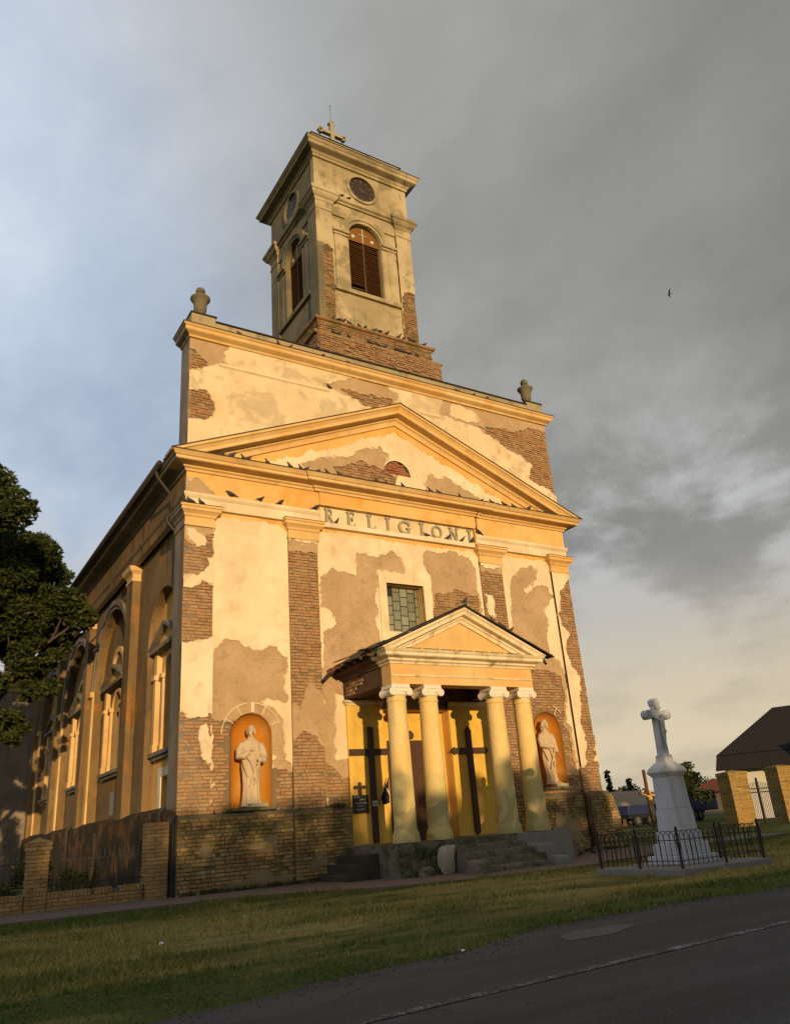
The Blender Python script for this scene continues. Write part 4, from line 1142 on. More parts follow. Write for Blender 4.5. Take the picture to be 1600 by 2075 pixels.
# fallen render on the left beam shows laths and bricks
brickwork(LF, (.05, 2.0, 4.60, 5.02), PX0-.03, lambda u, v, w: vnoise(np.array([u]), np.array([v]), 2.2, 3)[0]+.02, 'tower_brick', CH, seed=70, name='beam_brickwork')
mb = MB(); mb.box(PX0+.42, PF+.452, 4.93, PX1-.42, .09, 4.99); C_(mb, 'porch_ceiling', 'timber_dark')
pc = [(-.2, 5.052), (.03, 5.052), (.05, 5.10), (.11, 5.13), (.11, 5.18), (.25, 5.22), (.27, 5.24), (.27, 5.31), (.30, 5.33), (.34, 5.39), (-.2, 5.42)]
mb = MB(); mb.sweep(pc, [(PX0, PF+.5), (PX0, PF), (PX1, PF), (PX1, PF+.5)]); C_(mb, 'porch_cornice', 'portico_cream')
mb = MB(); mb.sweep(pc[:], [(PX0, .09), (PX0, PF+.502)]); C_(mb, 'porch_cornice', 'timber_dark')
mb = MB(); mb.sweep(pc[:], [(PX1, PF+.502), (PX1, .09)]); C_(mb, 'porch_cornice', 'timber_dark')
PFr = frame_at(front, (0, PF, 0)); PA = (7.0, 6.64)
ln = [(4.27+2.73*i/14, 5.42+(PA[1]-5.42)*i/14) for i in range(15)]; pth = ln+[(14-u, v) for u, v in ln[-2::-1]]
mb = MB(); mb.rake(PFr, pth, [(-.3, 0), (.30, 0), (.30, -.06), (.27, -.08), (.25, -.12), (.25, -.19), (.23, -.20), (.10, -.22), (.09, -.27), (.05, -.29), (.03, -.38), (-.3, -.38)], 5.40); C_(mb, 'porch_raking_cornice', 'portico_cream')
mb = MB(); mb.prism(PFr, [(4.9, 5.40), (9.1, 5.40), (7, 6.35)], .03, .2); C_(mb, 'porch_tympanum', 'ochre_trim')
for k in range(7):
    u = 5.25+k*.55; m = MB(); m.add([(u-.25, PF-.28, 5.425), (u+.22, PF-.28, 5.425), (u+.33, PF+.02, 5.455), (u-.14, PF+.02, 5.455)], [(0, 1, 2, 3)]); m.add([(u+.20, PF-.28, 5.428), (u+.23, PF-.28, 5.45), (u+.34, PF+.02, 5.48), (u+.31, PF+.02, 5.458)], [(0, 1, 2, 3)]); C_(m, 'flashing_sheet', 'weathered_cap')
# tin roof, the left eave bent and torn
random.seed(21)
for s in (-1, 1):
    n, mrow = 9, 12
    for k in range(n):
        y0, y1 = PF-.38+k*(2.95)/n, PF-.38+(k+1)*(2.95)/n-.006
        m = MB(); lo = []; hi = []
        for i in range(mrow+1):
            t = i/mrow; x = 7+s*(2.98*t); z = PA[1]+.03-(PA[1]-5.36)*t*1.0
            sag = (.05*math.sin(k*1.3)+.03*random.uniform(-1, 1))*(t**3)*(1.6 if s < 0 else .4)
            if s < 0 and k >= 6: sag -= .10*(t**4)*(k-5); x += -.03*(k-5)*t**4
            lo.append((x, y0, z+sag)); hi.append((x, y1, z+sag+.004*k))
        th = [(a, b, c-.02) for a, b, c in lo]+[(a, b, c-.02) for a, b, c in hi]
        q = mrow+1; m.add(lo+hi+th, [(i, i+1, q+i+1, q+i) for i in range(mrow)]+[(2*q+i, 3*q+i, 3*q+i+1, 2*q+i+1) for i in range(mrow)]+[(mrow, 2*q-1, 4*q-1, 3*q-1), (0, 2*q, 3*q, q)]+[(i, 2*q+i, 2*q+i+1, i+1) for i in range(mrow)]+[(q+i, q+i+1, 3*q+i+1, 3*q+i) for i in range(mrow)])
        C_(m, 'roof_sheet', 'tin_red' if (s < 0 and k == 7) else 'tin_dark')
mb = MB(); mb.tube([(7, PF-.38, PA[1]+.045), (7, .1, PA[1]+.045)], .04); C_(mb, 'ridge_roll', 'tin_dark')
for k in range(6):
    m = MB(); y = PF+.2+k*.42; m.box(4.12, y, 5.27, 4.70, y+.08, 5.37); C_(m, 'rafter_end', 'timber_dark')
mb = MB(); mb.tube([(9.45, PF+.1, 5.36), (9.95, PF+.05, 5.34), (10.02, PF+.05, 5.24)], [.05, .045, .04]); C_(mb, 'gutter_spout', 'tin_dark', True)
mb = MB(); mb.tube([(4.35, PF-.05, 5.42), (4.28, PF-.05, 5.30), (4.30, PF-.02, 5.18)], [.05, .045, .04]); C_(mb, 'gutter_spout', 'pipe_zinc', True)

for xc in PCOL:
    yc = -2.24
    m = MB(); m.lathe([(.335, FL), (.335, FL+.10), (.33, FL+.12), (.32, FL+.20), (.30, FL+.24), (.278, FL+.30), (.275, FL+1.2), (.262, FL+2.1), (.245, 4.10), (.262, 4.12), (.262, 4.16), (.245, 4.18), (.245, 4.30)], (xc, yc, 0), 32)
    col = C_(m, 'column', 'column_paint', True)
    e = col.modifiers.new('edge', 'EDGE_SPLIT'); e.split_angle = .6
    cp_ = MB(); cp_.box(xc-.27, yc-.27, 4.44, xc+.27, yc+.27, 4.537); cp_.box(xc-.22, yc-.25, 4.35, xc+.22, yc+.25, 4.442); cp_.lathe([(.25, 4.24), (.285, 4.28), (.285, 4.32), (.25, 4.35)], (xc, yc, 0), 28)
    for s in (-1, 1):
        Mx = Matrix.Rotation(-PI/2, 4, 'X')
        cp_.lathe([(.05, -.28), (.098, -.28), (.104, -.26), (.08, -.15), (.065, 0), (.08, .15), (.104, .26), (.098, .28), (.05, .28)], (xc+s*.245, yc, 4.345), 20, Mx)
        cp_.lathe([(.04, -.295), (.045, -.27)], (xc+s*.245, yc, 4.345), 12, Mx)
        cp_.ring(front, xc+s*.245, 4.345, .06, .08, yc-.292, yc-.27, 0, 2*PI, 18)
    cpo = cp_.obj('capital', 'capital_white', col, False, .006)

# yellow porch wall, door recess
for a, b in ((4.69, 5.858), (8.142, 9.58)):
    m = MB(); m.box(a, .03, .60, b, .099, 4.40); C_(m, 'yellow_panel', 'yellow_paint', bevel=.01)
    m = MB(); m.sweep([(-.02, 4.40), (.02, 4.40), (.04, 4.45), (.08, 4.47), (.08, 4.53), (-.02, 4.55)], [(a-.02, .10), (a-.02, .03), (b, .03)] if a < 7 else [(a, .03), (b+.02, .03), (b+.02, .10)]); C_(m, 'panel_cornice', 'portico_cream')
m = MB(); m.box(5.82, .42, .7, 6.14, .5, 4.32); m.box(7.86, .42, .7, 8.18, .5, 4.32); m.box(6.14, .42, 3.47, 7.86, .5, 4.32); C_(m, 'door_wall', 'yellow_paint')
m = MB(); m.box(5.83, .10, .7, 5.864, .42, 4.296); m.box(8.136, .10, .7, 8.17, .42, 4.296); m.box(5.865, .1, 4.296, 8.135, .42, 4.34); C_(m, 'door_reveal', 'ochre_plaster')
DR = empty('door'); DR.parent = CH; DR.location = (-7, -6, 0)
for a, b in ((6.14, 6.995), (7.005, 7.86)):
    m = MB(); m.box(a, .47, FL, b, .53, 3.47); m.obj('door_leaf', 'door_wood', DR)
    for z0, z1 in ((.95, 1.75), (1.87, 2.55), (2.67, 3.35)):
        m = MB(); m.box(a+.10, .455, z0, b-.10, .469, z1); m.obj('door_panel', 'door_wood', DR, bevel=.012)
m = MB(); m.tube([(6.93, .45, 1.75), (6.93, .42, 1.75), (6.83, .42, 1.74)], .012); m.obj('door_handle', 'iron_black', DR)
m = MB(); m.lathe([(.02, .10), (.05, .08), (.085, .02), (.09, -.04), (.06, -.10), (.02, -.12)], (6.93, .33, 3.62), 16); m.tube([(6.93, .42, 3.72), (6.93, .33, 3.74), (6.93, .33, 3.70)], .012); C_(m, 'door_lamp', 'timber_dark', True)

# porch base: pedestals, floor, steps
def rough_block(mb, x0, y0, z0, x1, y1, z1, amp, n=5):
    """stone block with worn faces"""
    bm = bmesh.new(); bmesh.ops.create_cube(bm, size=1)
    bmesh.ops.subdivide_edges(bm, edges=bm.edges, cuts=n, use_grid_fill=True)
    vs = []
    for v in bm.verts:
        p = Vector(((x0+x1)/2+v.co.x*(x1-x0), (y0+y1)/2+v.co.y*(y1-y0), (z0+z1)/2+v.co.z*(z1-z0)))
        ed = sum(abs(abs(c)-.5) < 1e-4 for c in v.co)
        k = amp*(1+.9*(ed > 1))
        nx = math.sin(p.x*9.1+p.z*5.3)+math.sin(p.y*11.7+p.x*3.1); ny = math.sin(p.y*8.3+p.z*7.7)+math.sin(p.x*12.3); nz = math.sin(p.z*9.9+p.x*6.1)+math.sin(p.y*7.1+2)
        p += Vector((nx, ny, nz))*k*.5
        if ed > 1: p -= Vector([(c > 0)-(c < 0) if abs(abs(c)-.5) < 1e-4 else 0 for c in v.co])*amp*.9
        vs.append(tuple(p))
    bm.verts.index_update(); fs = [tuple(v.index for v in f.verts) for f in bm.faces]; bm.free()
    return mb.add(vs, fs)


m = MB(); rough_block(m, 4.42, -2.62, -.05, 6.02, .05, FL-.006, .012, 7); C_(m, 'porch_pedestal', 'mossy_stone')
m = MB(); rough_block(m, 8.02, -2.62, -.05, 9.92, .05, FL-.006, .012, 7); C_(m, 'porch_pedestal', 'concrete')
m = MB(); m.box(6.0, -2.58, -.05, 8.04, .47, FL-.012); C_(m, 'porch_floor', 'mossy_stone')
for k in range(5):
    z1 = FL-.012-(k+.0)*.156; y0 = -2.58-(k+1)*.33
    if k == 4: z1 = .13
    m = MB(); rough_block(m, 5.98-.0*k, y0, -.05, 8.06 if k < 3 else 7.9, y0+.345, z1-.14+.0*k if False else z1-.145, .010, 4); C_(m, 'step', 'mossy_stone')
m = MB(); rough_block(m, 5.62, -4.10, -.05, 5.99, -3.55, .30, .02, 4); C_(m, 'step_cheek', 'mossy_stone')
m = MB(); rough_block(m, 8.06, -3.55, -.05, 8.50, -2.62, .52, .02, 4); rough_block(m, 8.08, -4.05, -.05, 8.46, -3.56, .22, .02, 4); C_(m, 'step_cheek', 'concrete')
for k in range(3):
    m = MB(); rough_block(m, 4.42-(k+1)*.30, -1.75, -.05, 4.43-k*.30, -.15, .58-k*.20, .01, 4); C_(m, 'side_step', 'dark_stone')
for k in range(2):
    m = MB(); rough_block(m, 9.91+k*.30, -2.1, -.05, 10.22+k*.30, -.15, FL-.2-k*.2, .01, 4); C_(m, 'side_step', 'mossy_stone')

# --- left side wall
WX = .26                                            # recessed wall plane
BAYS = ((2.78, 1.46, 6.76, False), (9.10, 2.45, 6.70, True), (15.15, 2.45, 6.75, True), (21.2, 2.30, 6.85, True))
SF = frame_at(left, (0, 0, 0))
holes = [arch_hole(-yc, hw, 2.05, vs) for yc, hw, vs, _ in BAYS]
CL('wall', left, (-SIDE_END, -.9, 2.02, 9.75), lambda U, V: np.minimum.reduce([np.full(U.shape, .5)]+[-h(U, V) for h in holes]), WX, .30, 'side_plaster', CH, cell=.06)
for a, b, mt in ((0.0, .9, 'soot_shade_plaster'), (5.5, 6.25, 'side_plaster'), (12.0, 12.6, 'side_plaster'), (18.1, 18.7, 'side_plaster'), (23.8, SIDE_END, 'side_plaster')):
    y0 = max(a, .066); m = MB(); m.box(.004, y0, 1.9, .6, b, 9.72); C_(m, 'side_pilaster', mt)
    if a > 1:
        m = MB(); m.sweep([(-.05, 9.2), (.03, 9.2), (.03, 9.30), (.0, 9.32), (.02, 9.45), (.12, 9.55), (.15, 9.68), (-.05, 9.70)], [(.26, b), (0, b), (0, a), (.26, a)]); C_(m, 'pilaster_capital', 'ochre_trim')
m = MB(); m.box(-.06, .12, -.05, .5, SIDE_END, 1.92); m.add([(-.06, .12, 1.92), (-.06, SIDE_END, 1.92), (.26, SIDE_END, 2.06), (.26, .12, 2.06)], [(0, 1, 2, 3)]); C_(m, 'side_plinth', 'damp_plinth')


def aedicule(yc, hw, vs, big, door):
    """blind arch with a pedimented frame inside"""
    D0 = WX+.30; F = left; c = -yc; iw = .50 if not big else .62; itop = 6.25-iw; sill = 3.65
    ph = min(hw-.12, 1.34 if not big else 1.5)
    hl = [arch_hole(c, iw, sill+.04, itop)]
    if door: hl.append(rect_hole(c-.52, c+.52, 1.9, 2.90))
    CL('wall', F, (c-hw-.05, c+hw+.05, 1.9, vs+hw+.05), lambda U, V: np.minimum.reduce([np.full(U.shape, .5)]+[-h(U, V) for h in hl]), D0, .30, 'ochre_plaster' if not big else 'side_plaster', CH, cell=.06)
    m = MB(); m.fbox(F, c-iw-.1, c+iw+.1, sill, 6.35, D0+.30, D0+.34); C_(m, 'blind_window', 'side_plaster')
    m = MB(); m.fbox(F, c-ph+.02, c+ph-.02, sill-.16, sill-.05, D0-.22, D0+.02); m.fbox(F, c-ph+.1, c+ph-.1, sill-.26, sill-.162, D0-.14, D0+.02); C_(m, 'sill', 'soot_shade_plaster')
    for s in (-1, 1):
        for w0, w1, dd in ((ph-.36, ph-.12, .17), (iw+.02, iw+.17, .09)):
            u = sorted((c+s*w0, c+s*w1)); m = MB(); m.fbox(F, u[0], u[1], sill-.05, 5.66, D0-dd, D0+.02); m.fbox(F, u[0]-.04, u[1]+.04, 5.66, 5.80, D0-dd-.05, D0+.02); m.fbox(F, u[0]-.02, u[1]+.02, sill-.048, sill+.18, D0-dd-.025, D0+.02); C_(m, 'window_pilaster', 'ochre_trim')
        u = sorted((c+s*(ph-.38), c+s*(ph-.10))); m = MB(); m.fbox(F, u[0], u[1], 5.80, 6.45, D0-.15, D0+.02); C_(m, 'window_pilaster', 'ochre_trim')
    m = MB(); m.ring(F, c, itop, iw+.02, iw+.15, D0-.05, D0+.02); C_(m, 'archivolt', 'ochre_trim')
    m = MB(); m.prism(F, [(c-ph-.05, 6.46), (c+ph+.05, 6.46), (c+ph+.05, 6.58), (c-ph-.05, 6.58)], D0-.28, D0+.02); C_(m, 'window_cornice', 'soot_shade_plaster')
    m = MB()
    for s in (-1, 1):
        q = [(c+s*(ph+.07), 6.582), (c+s*(ph+.07), 6.66), (c, 7.24), (c, 7.13)]; m.prism(F, q, D0-.30, D0+.02)
    C_(m, 'window_pediment', 'soot_shade_plaster')
    m = MB(); m.prism(F, [(c-ph+.05, 6.582), (c+ph-.05, 6.582), (c, 7.12)], D0-.12, D0+.02); C_(m, 'window_tympanum', 'ochre_plaster')
    if big:
        m = MB(); m.ring(F, c, vs, hw+.01, hw+.14, WX-.05, WX+.02, n=36); m.ring(F, c, vs, hw+.142, hw+.34, WX-.10, WX+.02, n=36); C_(m, 'archivolt', 'soot_shade_plaster')
        for s in (-1, 1):
            u = sorted((c+s*(hw+.0), c+s*(hw+.42))); m = MB(); m.fbox(F, u[0], u[1], vs-.22, vs-.02, WX-.16, WX+.02); m.fbox(F, u[0]+.03, u[1]-.03, 2.05, vs-.222, WX-.07, WX+.02); C_(m, 'impost', 'ochre_trim')
        m = MB(); m.ring(F, c, 6.9, .78, .96, D0-.10, D0+.02, n=28); C_(m, 'inner_arch', 'ochre_trim')
    if door:
        m = MB(); m.fbox(F, c-.86, c-.54, 1.9, 3.16, D0-.05, D0+.02); m.fbox(F, c+.54, c+.86, 1.9, 3.16, D0-.05, D0+.02); m.fbox(F, c-.538, c+.538, 2.92, 3.16, D0-.05, D0+.02); C_(m, 'door_frame', 'pale_plaster')
        m = MB(); m.fbox(F, c-.52, c+.52, 1.9, 2.92, D0+.25, D0+.30); C_(m, 'side_door', 'ochre_plaster')
    else:
        m = MB(); m.fbox(F, c-.30, c+.30, 2.2, 2.95, D0-.02, D0+.02); C_(m, 'cellar_opening', 'window_dark')


for i, (yc, hw, vs, big) in enumerate(BAYS): aedicule(yc, hw, vs, big, i == 0)

# gutters and downpipes
m = MB(); m.tube([(-.62, .5, 11.13), (-.62, SIDE_END, 11.13)], .075, 10); C_(m, 'gutter', 'tin_dark', True)
for y in (1.05, 12.85):
    m = MB(); m.tube([(-.60, y-.12, 11.08), (-.55, y-.10, 10.88), (-.10, y, 10.42), (-.09, y, 9.9)], .05, 8)
    m.tube([(-.09, y, 9.92), (-.20, y, 9.72), (-.20, y, 9.60), (.12, y, 9.25), (.14, y, 2.2), (-.12, y, 1.9), (-.12, y, .1)], .055, 8); C_(m, 'downpipe', 'tin_dark', True)
m = MB(); m.tube([(10.0, -.58, 11.1), (9.98, -.10, 10.8), (9.99, -.07, 10.45), (9.97, -.04, 10.2)], .014, 6); C_(m, 'cable', 'iron_rust', True)
m = MB(); m.box(-.085, -.16, .0, -.035, -.06, 1.78); m.tube([(-.10, -.08, .05), (-.10, -.08, 1.76)], .03, 8); C_(m, 'corner_pipe', 'iron_black')
m = MB(); m.tube([(13.08, .03, ZP+.08), (13.06, -.10, ZP-.10), (13.06, -.22, ZP-.2), (13.07, -.22, .12)], [.05, .06, .06, .06], 8); m.box(12.98, -.24, .05, 13.14, -.15, ZP-.1); C_(m, 'downpipe', 'timber_dark', True)

# nave roof and body
m = MB()
m.add([(-.60, .83, 11.20), (-.60, SIDE_END, 11.20), (7, SIDE_END, 15.0), (7, .83, 15.0), (14.6, .83, 11.20), (14.6, SIDE_END, 11.20)], [(0, 1, 2, 3), (3, 2, 5, 4)])
C_(m, 'nave_roof', 'roof_tile')
m = MB(); m.box(13.74, .36, -.05, 13.98, SIDE_END, 10.1); m.box(.1, SIDE_END-.3, -.05, 13.9, SIDE_END-.02, 11.1); m.prism(front, [(0, 11.1), (14, 11.1), (7, 14.6)], SIDE_END-.3, SIDE_END-.1); C_(m, 'nave_wall', 'side_plaster')
# sacristy wing at the far end
m = MB(); m.box(-2.9, 24.42, -.05, 2.0, 30, 9.2); C_(m, 'sacristy', 'soot_shade_plaster')  # tree shade on the wing is put into its dark plaster
m = MB(); m.sweep([(-.1, 8.9), (.05, 8.9), (.12, 9.05), (.3, 9.15), (.34, 9.3), (-.1, 9.34)], [(-2.9, 30), (-2.9, 24.42), (-.02, 24.42)]); C_(m, 'sacristy_cornice', 'ochre_trim')
m = MB(); m.add([(-3.3, 24.1, 9.34), (-3.3, 30.3, 9.34), (2, 30.3, 10.6), (2, 24.1, 10.6)], [(0, 1, 2, 3)]); C_(m, 'sacristy_roof', 'roof_tile')

# ------------------------------------------------------------------ statues in the niches
def statue(loc, label, variant):
    """robed saint, facing the road (-y), built about the origin with feet at z = 0, 2 m tall"""
    mb = MB(); N = 64; rnd = random.Random(variant)
    turn = -.55 if variant == 0 else .25            # head towards the viewer's right / front
    if variant == 0:
        S = [(0, .27, .20, .00, .01), (.10, .255, .19, .0, .01), (.35, .235, .175, .0, .005), (.62, .235, .17, .0, 0), (.90, .245, .165, -.005, 0), (1.10, .255, .165, -.01, 0), (1.22, .265, .165, -.01, .0),
             (1.38, .275, .165, -.01, .0), (1.50, .270, .155, -.01, .005), (1.57, .235, .135, -.01, .01), (1.62, .165, .11, -.01, .015), (1.66, .085, .085, -.01, .01), (1.74, .068, .072, -.01, .0)]
    else:
        S = [(0, .23, .20, .03, .01), (.10, .215, .18, .02, .01), (.35, .20, .165, .0, .005), (.62, .215, .165, -.02, 0), (.90, .235, .165, -.03, 0), (1.10, .225, .16, -.03, 0), (1.22, .225, .155, -.03, 0),
             (1.38, .245, .155, -.02, .0), (1.50, .235, .145, -.015, .005), (1.57, .200, .125, -.01, .01), (1.62, .14, .10, -.01, .015), (1.66, .08, .08, -.01, .01), (1.74, .065, .07, -.01, .0)]
    zs = np.array([s[0] for s in S]); M = 70; rows = []
    for j in range(M+1):
        z = 1.74*j/M; rx, ry, cx, cy = (float(np.interp(z, zs, [s[k] for s in S])) for k in (1, 2, 3, 4))
        row = []
        for i in range(N):
            a = 2*PI*i/N; fold = 0
            k = max(0, 1-z/1.45)
            cr = lambda q: 1-2*abs(math.sin(q/2))**.6          # sharp valleys between rounded folds
            fold += k*.11*cr(11*a+.9*math.sin(z*3)+variant)*max(0, 1-z/.95)
            fold += .045*cr(17*a+2.2*z)*max(0, min(1, (1.1-z)/.6))
            sw = cr(6*a+z*8.5*(1 if variant == 0 else -1))          # diagonal sweep of the mantle
            fold += .085*sw*max(0, 1-abs(z-.95)/.55)
            fold += .05*math.sin(9*a+z*12)*max(0, 1-abs(z-1.35)/.25)
            row.append((cx+rx*(1+fold)*math.cos(a), cy+ry*(1+fold)*math.sin(a), z))
        rows.append(row)
    for j in range(M): mb.add(rows[j]+rows[j+1], [(i, (i+1) % N, N+(i+1) % N, N+i) for i in range(N)])
    mb.add(rows[0], [tuple(range(N))]); mb.add(rows[-1], [tuple(range(N))])
    # mantle edge hanging down the front
    mb.tube([(-.18, -.17, 1.20), (-.05, -.20, 1.02), (.02, -.21, .80), (.05, -.21, .62), (.0, -.20, .50)], [.03, .04, .045, .04, .015], 8)
    mb.tube([(.20, -.15, 1.12), (.10, -.20, .95), (-.02, -.205, .72), (-.12, -.19, .45)], [.02, .03, .03, .02], 8)
    mb.tube([(-.25, -.03, 1.15), (-.22, -.12, .95), (-.16, -.17, .70)], [.03, .035, .02], 8)
    # head
    H = Matrix.Rotation(turn, 4, 'Z'); hc = Vector((-.01, -.02, 1.865))
    def hp(x, y, z): p = H @ Vector((x, y, z)); return (hc.x+p.x, hc.y+p.y, hc.z+p.z)
    mb.ell(hc, (.085, .105, .125), H)
    mb.ell(hp(0, .02, .035), (.095, .105, .10), H)                        # hair cap
    mb.tube([hp(0, -.098, .03), hp(0, -.125, -.015), hp(0, -.10, -.025)], [.012, .02, .014], 8)  # nose
    for s in (-1, 1):
        mb.ell(hp(s*.036, -.092, .035), (.024, .012, .010), H, 8, 6); mb.ell(hp(s*.045, -.075, -.02), (.025, .02, .025), H, 8, 6)
        mb.ell(hp(s*.088, .0, .0), (.014, .028, .036), H, 8, 6)
        mb.tube([hp(s*.085, .01, .05), hp(s*.098, .03, -.03), hp(s*.09, .05, -.10)], [.03, .035, .03] if variant == 0 else [.035, .045, .055], 8)
    mb.ell(hp(0, -.085, -.082), (.052, .042, .06), H); mb.ell(hp(0, -.075, -.125), (.042, .04, .05), H)   # beard
    mb.tube([hp(-.03, -.108, -.048), hp(0, -.118, -.042), hp(.03, -.108, -.048)], [.008, .014, .008], 6)
    if variant: mb.tube([hp(0, .09, .05), hp(0, .11, -.08), hp(0, .09, -.22)], [.06, .075, .07], 10)
    # arms with wide sleeves
    def arm(pts, rad): mb.tube(pts, rad, 14)
    def hand(p, d, upv, s):
        d = Vector(d).normalized(); upv = Vector(upv).normalized(); n = d.cross(upv).normalized(); p = Vector(p)
        mb.ell(p+d*.035, (.042, .042, .030), None, 8, 6)
        for k in range(4):
            o_ = p+d*.06+upv*(.027-.018*k); L = (.065, .075, .07, .055)[k]
            mb.tube([o_, o_+d*L*.55+n*.008*s, o_+d*L+n*.028*s], [.0115, .0105, .008], 6)
        mb.tube([p+d*.02+upv*.03, p+d*.045+upv*.055, p+d*.075+upv*.06], [.013, .012, .009], 6)
    if variant == 0:
        arm([(-.24, .0, 1.52), (-.33, -.01, 1.36), (-.345, -.05, 1.20), (-.26, -.16, 1.20), (-.13, -.22, 1.30)], [.085, .095, .10, .085, .055])
        hand((-.10, -.22, 1.32), (.75, -.1, .45), (-.4, -.2, .8), 1)
        arm([(.23, .0, 1.52), (.31, -.01, 1.35), (.33, -.05, 1.16), (.25, -.18, 1.09), (.18, -.23, 1.10)], [.085, .095, .10, .085, .055])
        hand((.16, -.235, 1.10), (-.8, -.35, .0), (0, -.3, .9), -1)
        mb.tube([(.18, -.27, 1.20), (.12, -.28, 1.08), (.08, -.28, .98)], .016, 6); mb.ring(lambda u, v, d: (u, d, v), .19, 1.23, .02, .04, -.285, -.26, 0, 2*PI, 10); mb.box(.05, -.29, .98, .10, -.265, 1.02)
    else:
        arm([(-.21, .0, 1.52), (-.29, -.02, 1.36), (-.29, -.07, 1.18), (-.18, -.19, 1.13), (-.04, -.23, 1.17)], [.08, .09, .09, .075, .05])
        hand((-.02, -.235, 1.175), (.85, -.1, .15), (-.1, -.2, .9), 1)
        arm([(.20, .0, 1.52), (.27, -.02, 1.34), (.30, -.04, 1.10), (.32, -.10, .95)], [.08, .085, .075, .05])
        hand((.325, -.11, .93), (.1, -.3, -.9), (-.3, -.9, .1), -1)
        mb.box(-.10, -.27, 1.08, .08, -.22, 1.22)
    for s in (-1, 1): mb.ell((s*.10, -.20, .03), (.05, .10, .035), None, 10, 6)
    mb.box(-.27, -.24, -.02, .27, .20, .012)
    me = mb.mesh('statue'); me.materials.append(MAT['statue_stone'])
    o = link(bpy.data.objects.new('statue', me)); o.location = loc
    r = o.modifiers.new('fuse', 'REMESH'); r.mode = 'VOXEL'; r.voxel_size = .009; r.use_smooth_shade = True
    return tag(o, label, 'statue', 'saints in the facade niches')


statue((1.96, .25, 1.90), 'cream stone statue of a bearded robed saint, hand on chest, in the left niche', 0)
statue((12.05, .25, 2.06), 'slender long-haired cream stone saint statue in the niche right of the porch', 1)

# ------------------------------------------------------------------ urns on the parapet
def urn(loc, label):
    e = empty('urn', loc, label, 'urn', 'stone urns on the parapet ends')
    m = MB(); m.box(-.17, -.17, 0, .17, .17, .10); m.obj('foot', 'mossy_stone', e, bevel=.01)
    m = MB(); m.lathe([(.12, .10), (.10, .16), (.085, .22), (.17, .30), (.20, .40), (.20, .52), (.22, .66), (.29, .76), (.31, .79), (.31, .82), (.24, .86), (.20, .88)], n=28); m.obj('bowl', 'urn_stone', e, True)
    m = MB(); m.lathe([(.20, .88), (.13, .92), (.11, .96), (.14, 1.02), (.15, 1.10), (.12, 1.18), (.05, 1.24), (.01, 1.25)], n=20); m.obj('finial', 'mossy_stone', e, True)


urn((.40, .38, 16.141), 'stone urn with finial on the left end of the parapet')
urn((13.62, .38, 16.14), 'stone urn with finial on the right end of the parapet')

# ------------------------------------------------------------------ cross on the tower roof
tc = empty('roof_cross', (6.96, 3.0, 27.6), 'grey stone cross with lobed ends on top of the bell tower', 'cross')
m = MB(); m.box(-.3, -.3, 0, .3, .3, .7); m.box(-.22, -.22, .7, .22, .22, 1.2); m.obj('pedestal', 'weathered_cap', tc, bevel=.02)
m = MB(); m.box(-.09, -.09, 1.2, .09, .09, 2.75); m.box(-.52, -.085, 2.04, -.09, .085, 2.21); m.box(.09, -.085, 2.04, .52, .085, 2.21)
for c in ((-.56, 2.125), (.56, 2.125), (0, 2.72)):
    dx, dz = (c[0], 0) if c[0] else (0, 1)
    for a in (0, 1, 2):
        off = [(-.08, 0), (.08, 0), (0, .09)][a]
        p = (c[0]+(math.copysign(.06, c[0])*(a == 2) if c[0] else off[0]), c[1]+(off[0] if c[0] else .06*(a == 2)))
        m.lathe([(.085, -.085), (.085, .085)], (p[0], 0, p[1]), 12, Matrix.Rotation(PI/2, 4, 'X'))
m.obj('shaft', 'letter_stone', tc)
m = MB(); m.tube([(0, .02, 2.75), (0, .02, 3.85)], .012, 6); m.ell((0, .02, 3.87), (.03, .03, .03), None, 8, 6); m.obj('lightning_rod', 'pipe_zinc', tc)

# ------------------------------------------------------------------ crosses, board and flag on the porch wall
c1 = empty('wall_cross', (5.37, .0, .80), 'plain dark wooden cross with square ends on the left yellow porch wall', 'cross', 'large crosses on the porch wall')
m = MB(); m.box(-.085, -.05, 0, .085, .028, 3.0); m.obj('upright', 'cross_wood', c1, bevel=.006)
m = MB(); m.box(-.68, -.045, 2.24, -.087, .028, 2.41); m.box(.087, -.045, 2.24, .62, .028, 2.41); m.obj('crossbar', 'cross_wood', c1, bevel=.006)
c2 = empty('wall_cross', (8.75, .0, .78), 'dark wooden cross with pointed ends on the right yellow porch wall', 'cross', 'large crosses on the porch wall')
m = MB(); m.prism(front, [(-.085, .10), (0, 0), (.085, .10), (.085, 2.86), (.11, 2.88), (0, 3.02), (-.11, 2.88), (-.085, 2.86)], -.05, .028); m.obj('upright', 'cross_wood', c2)
m = MB()
for s in (-1, 1): m.prism(front, [(s*.087, 2.24), (s*.56, 2.24), (s*.57, 2.21), (s*.69, 2.325), (s*.57, 2.44), (s*.56, 2.41), (s*.087, 2.41)], -.045, .028)
m.obj('crossbar', 'cross_wood', c2)

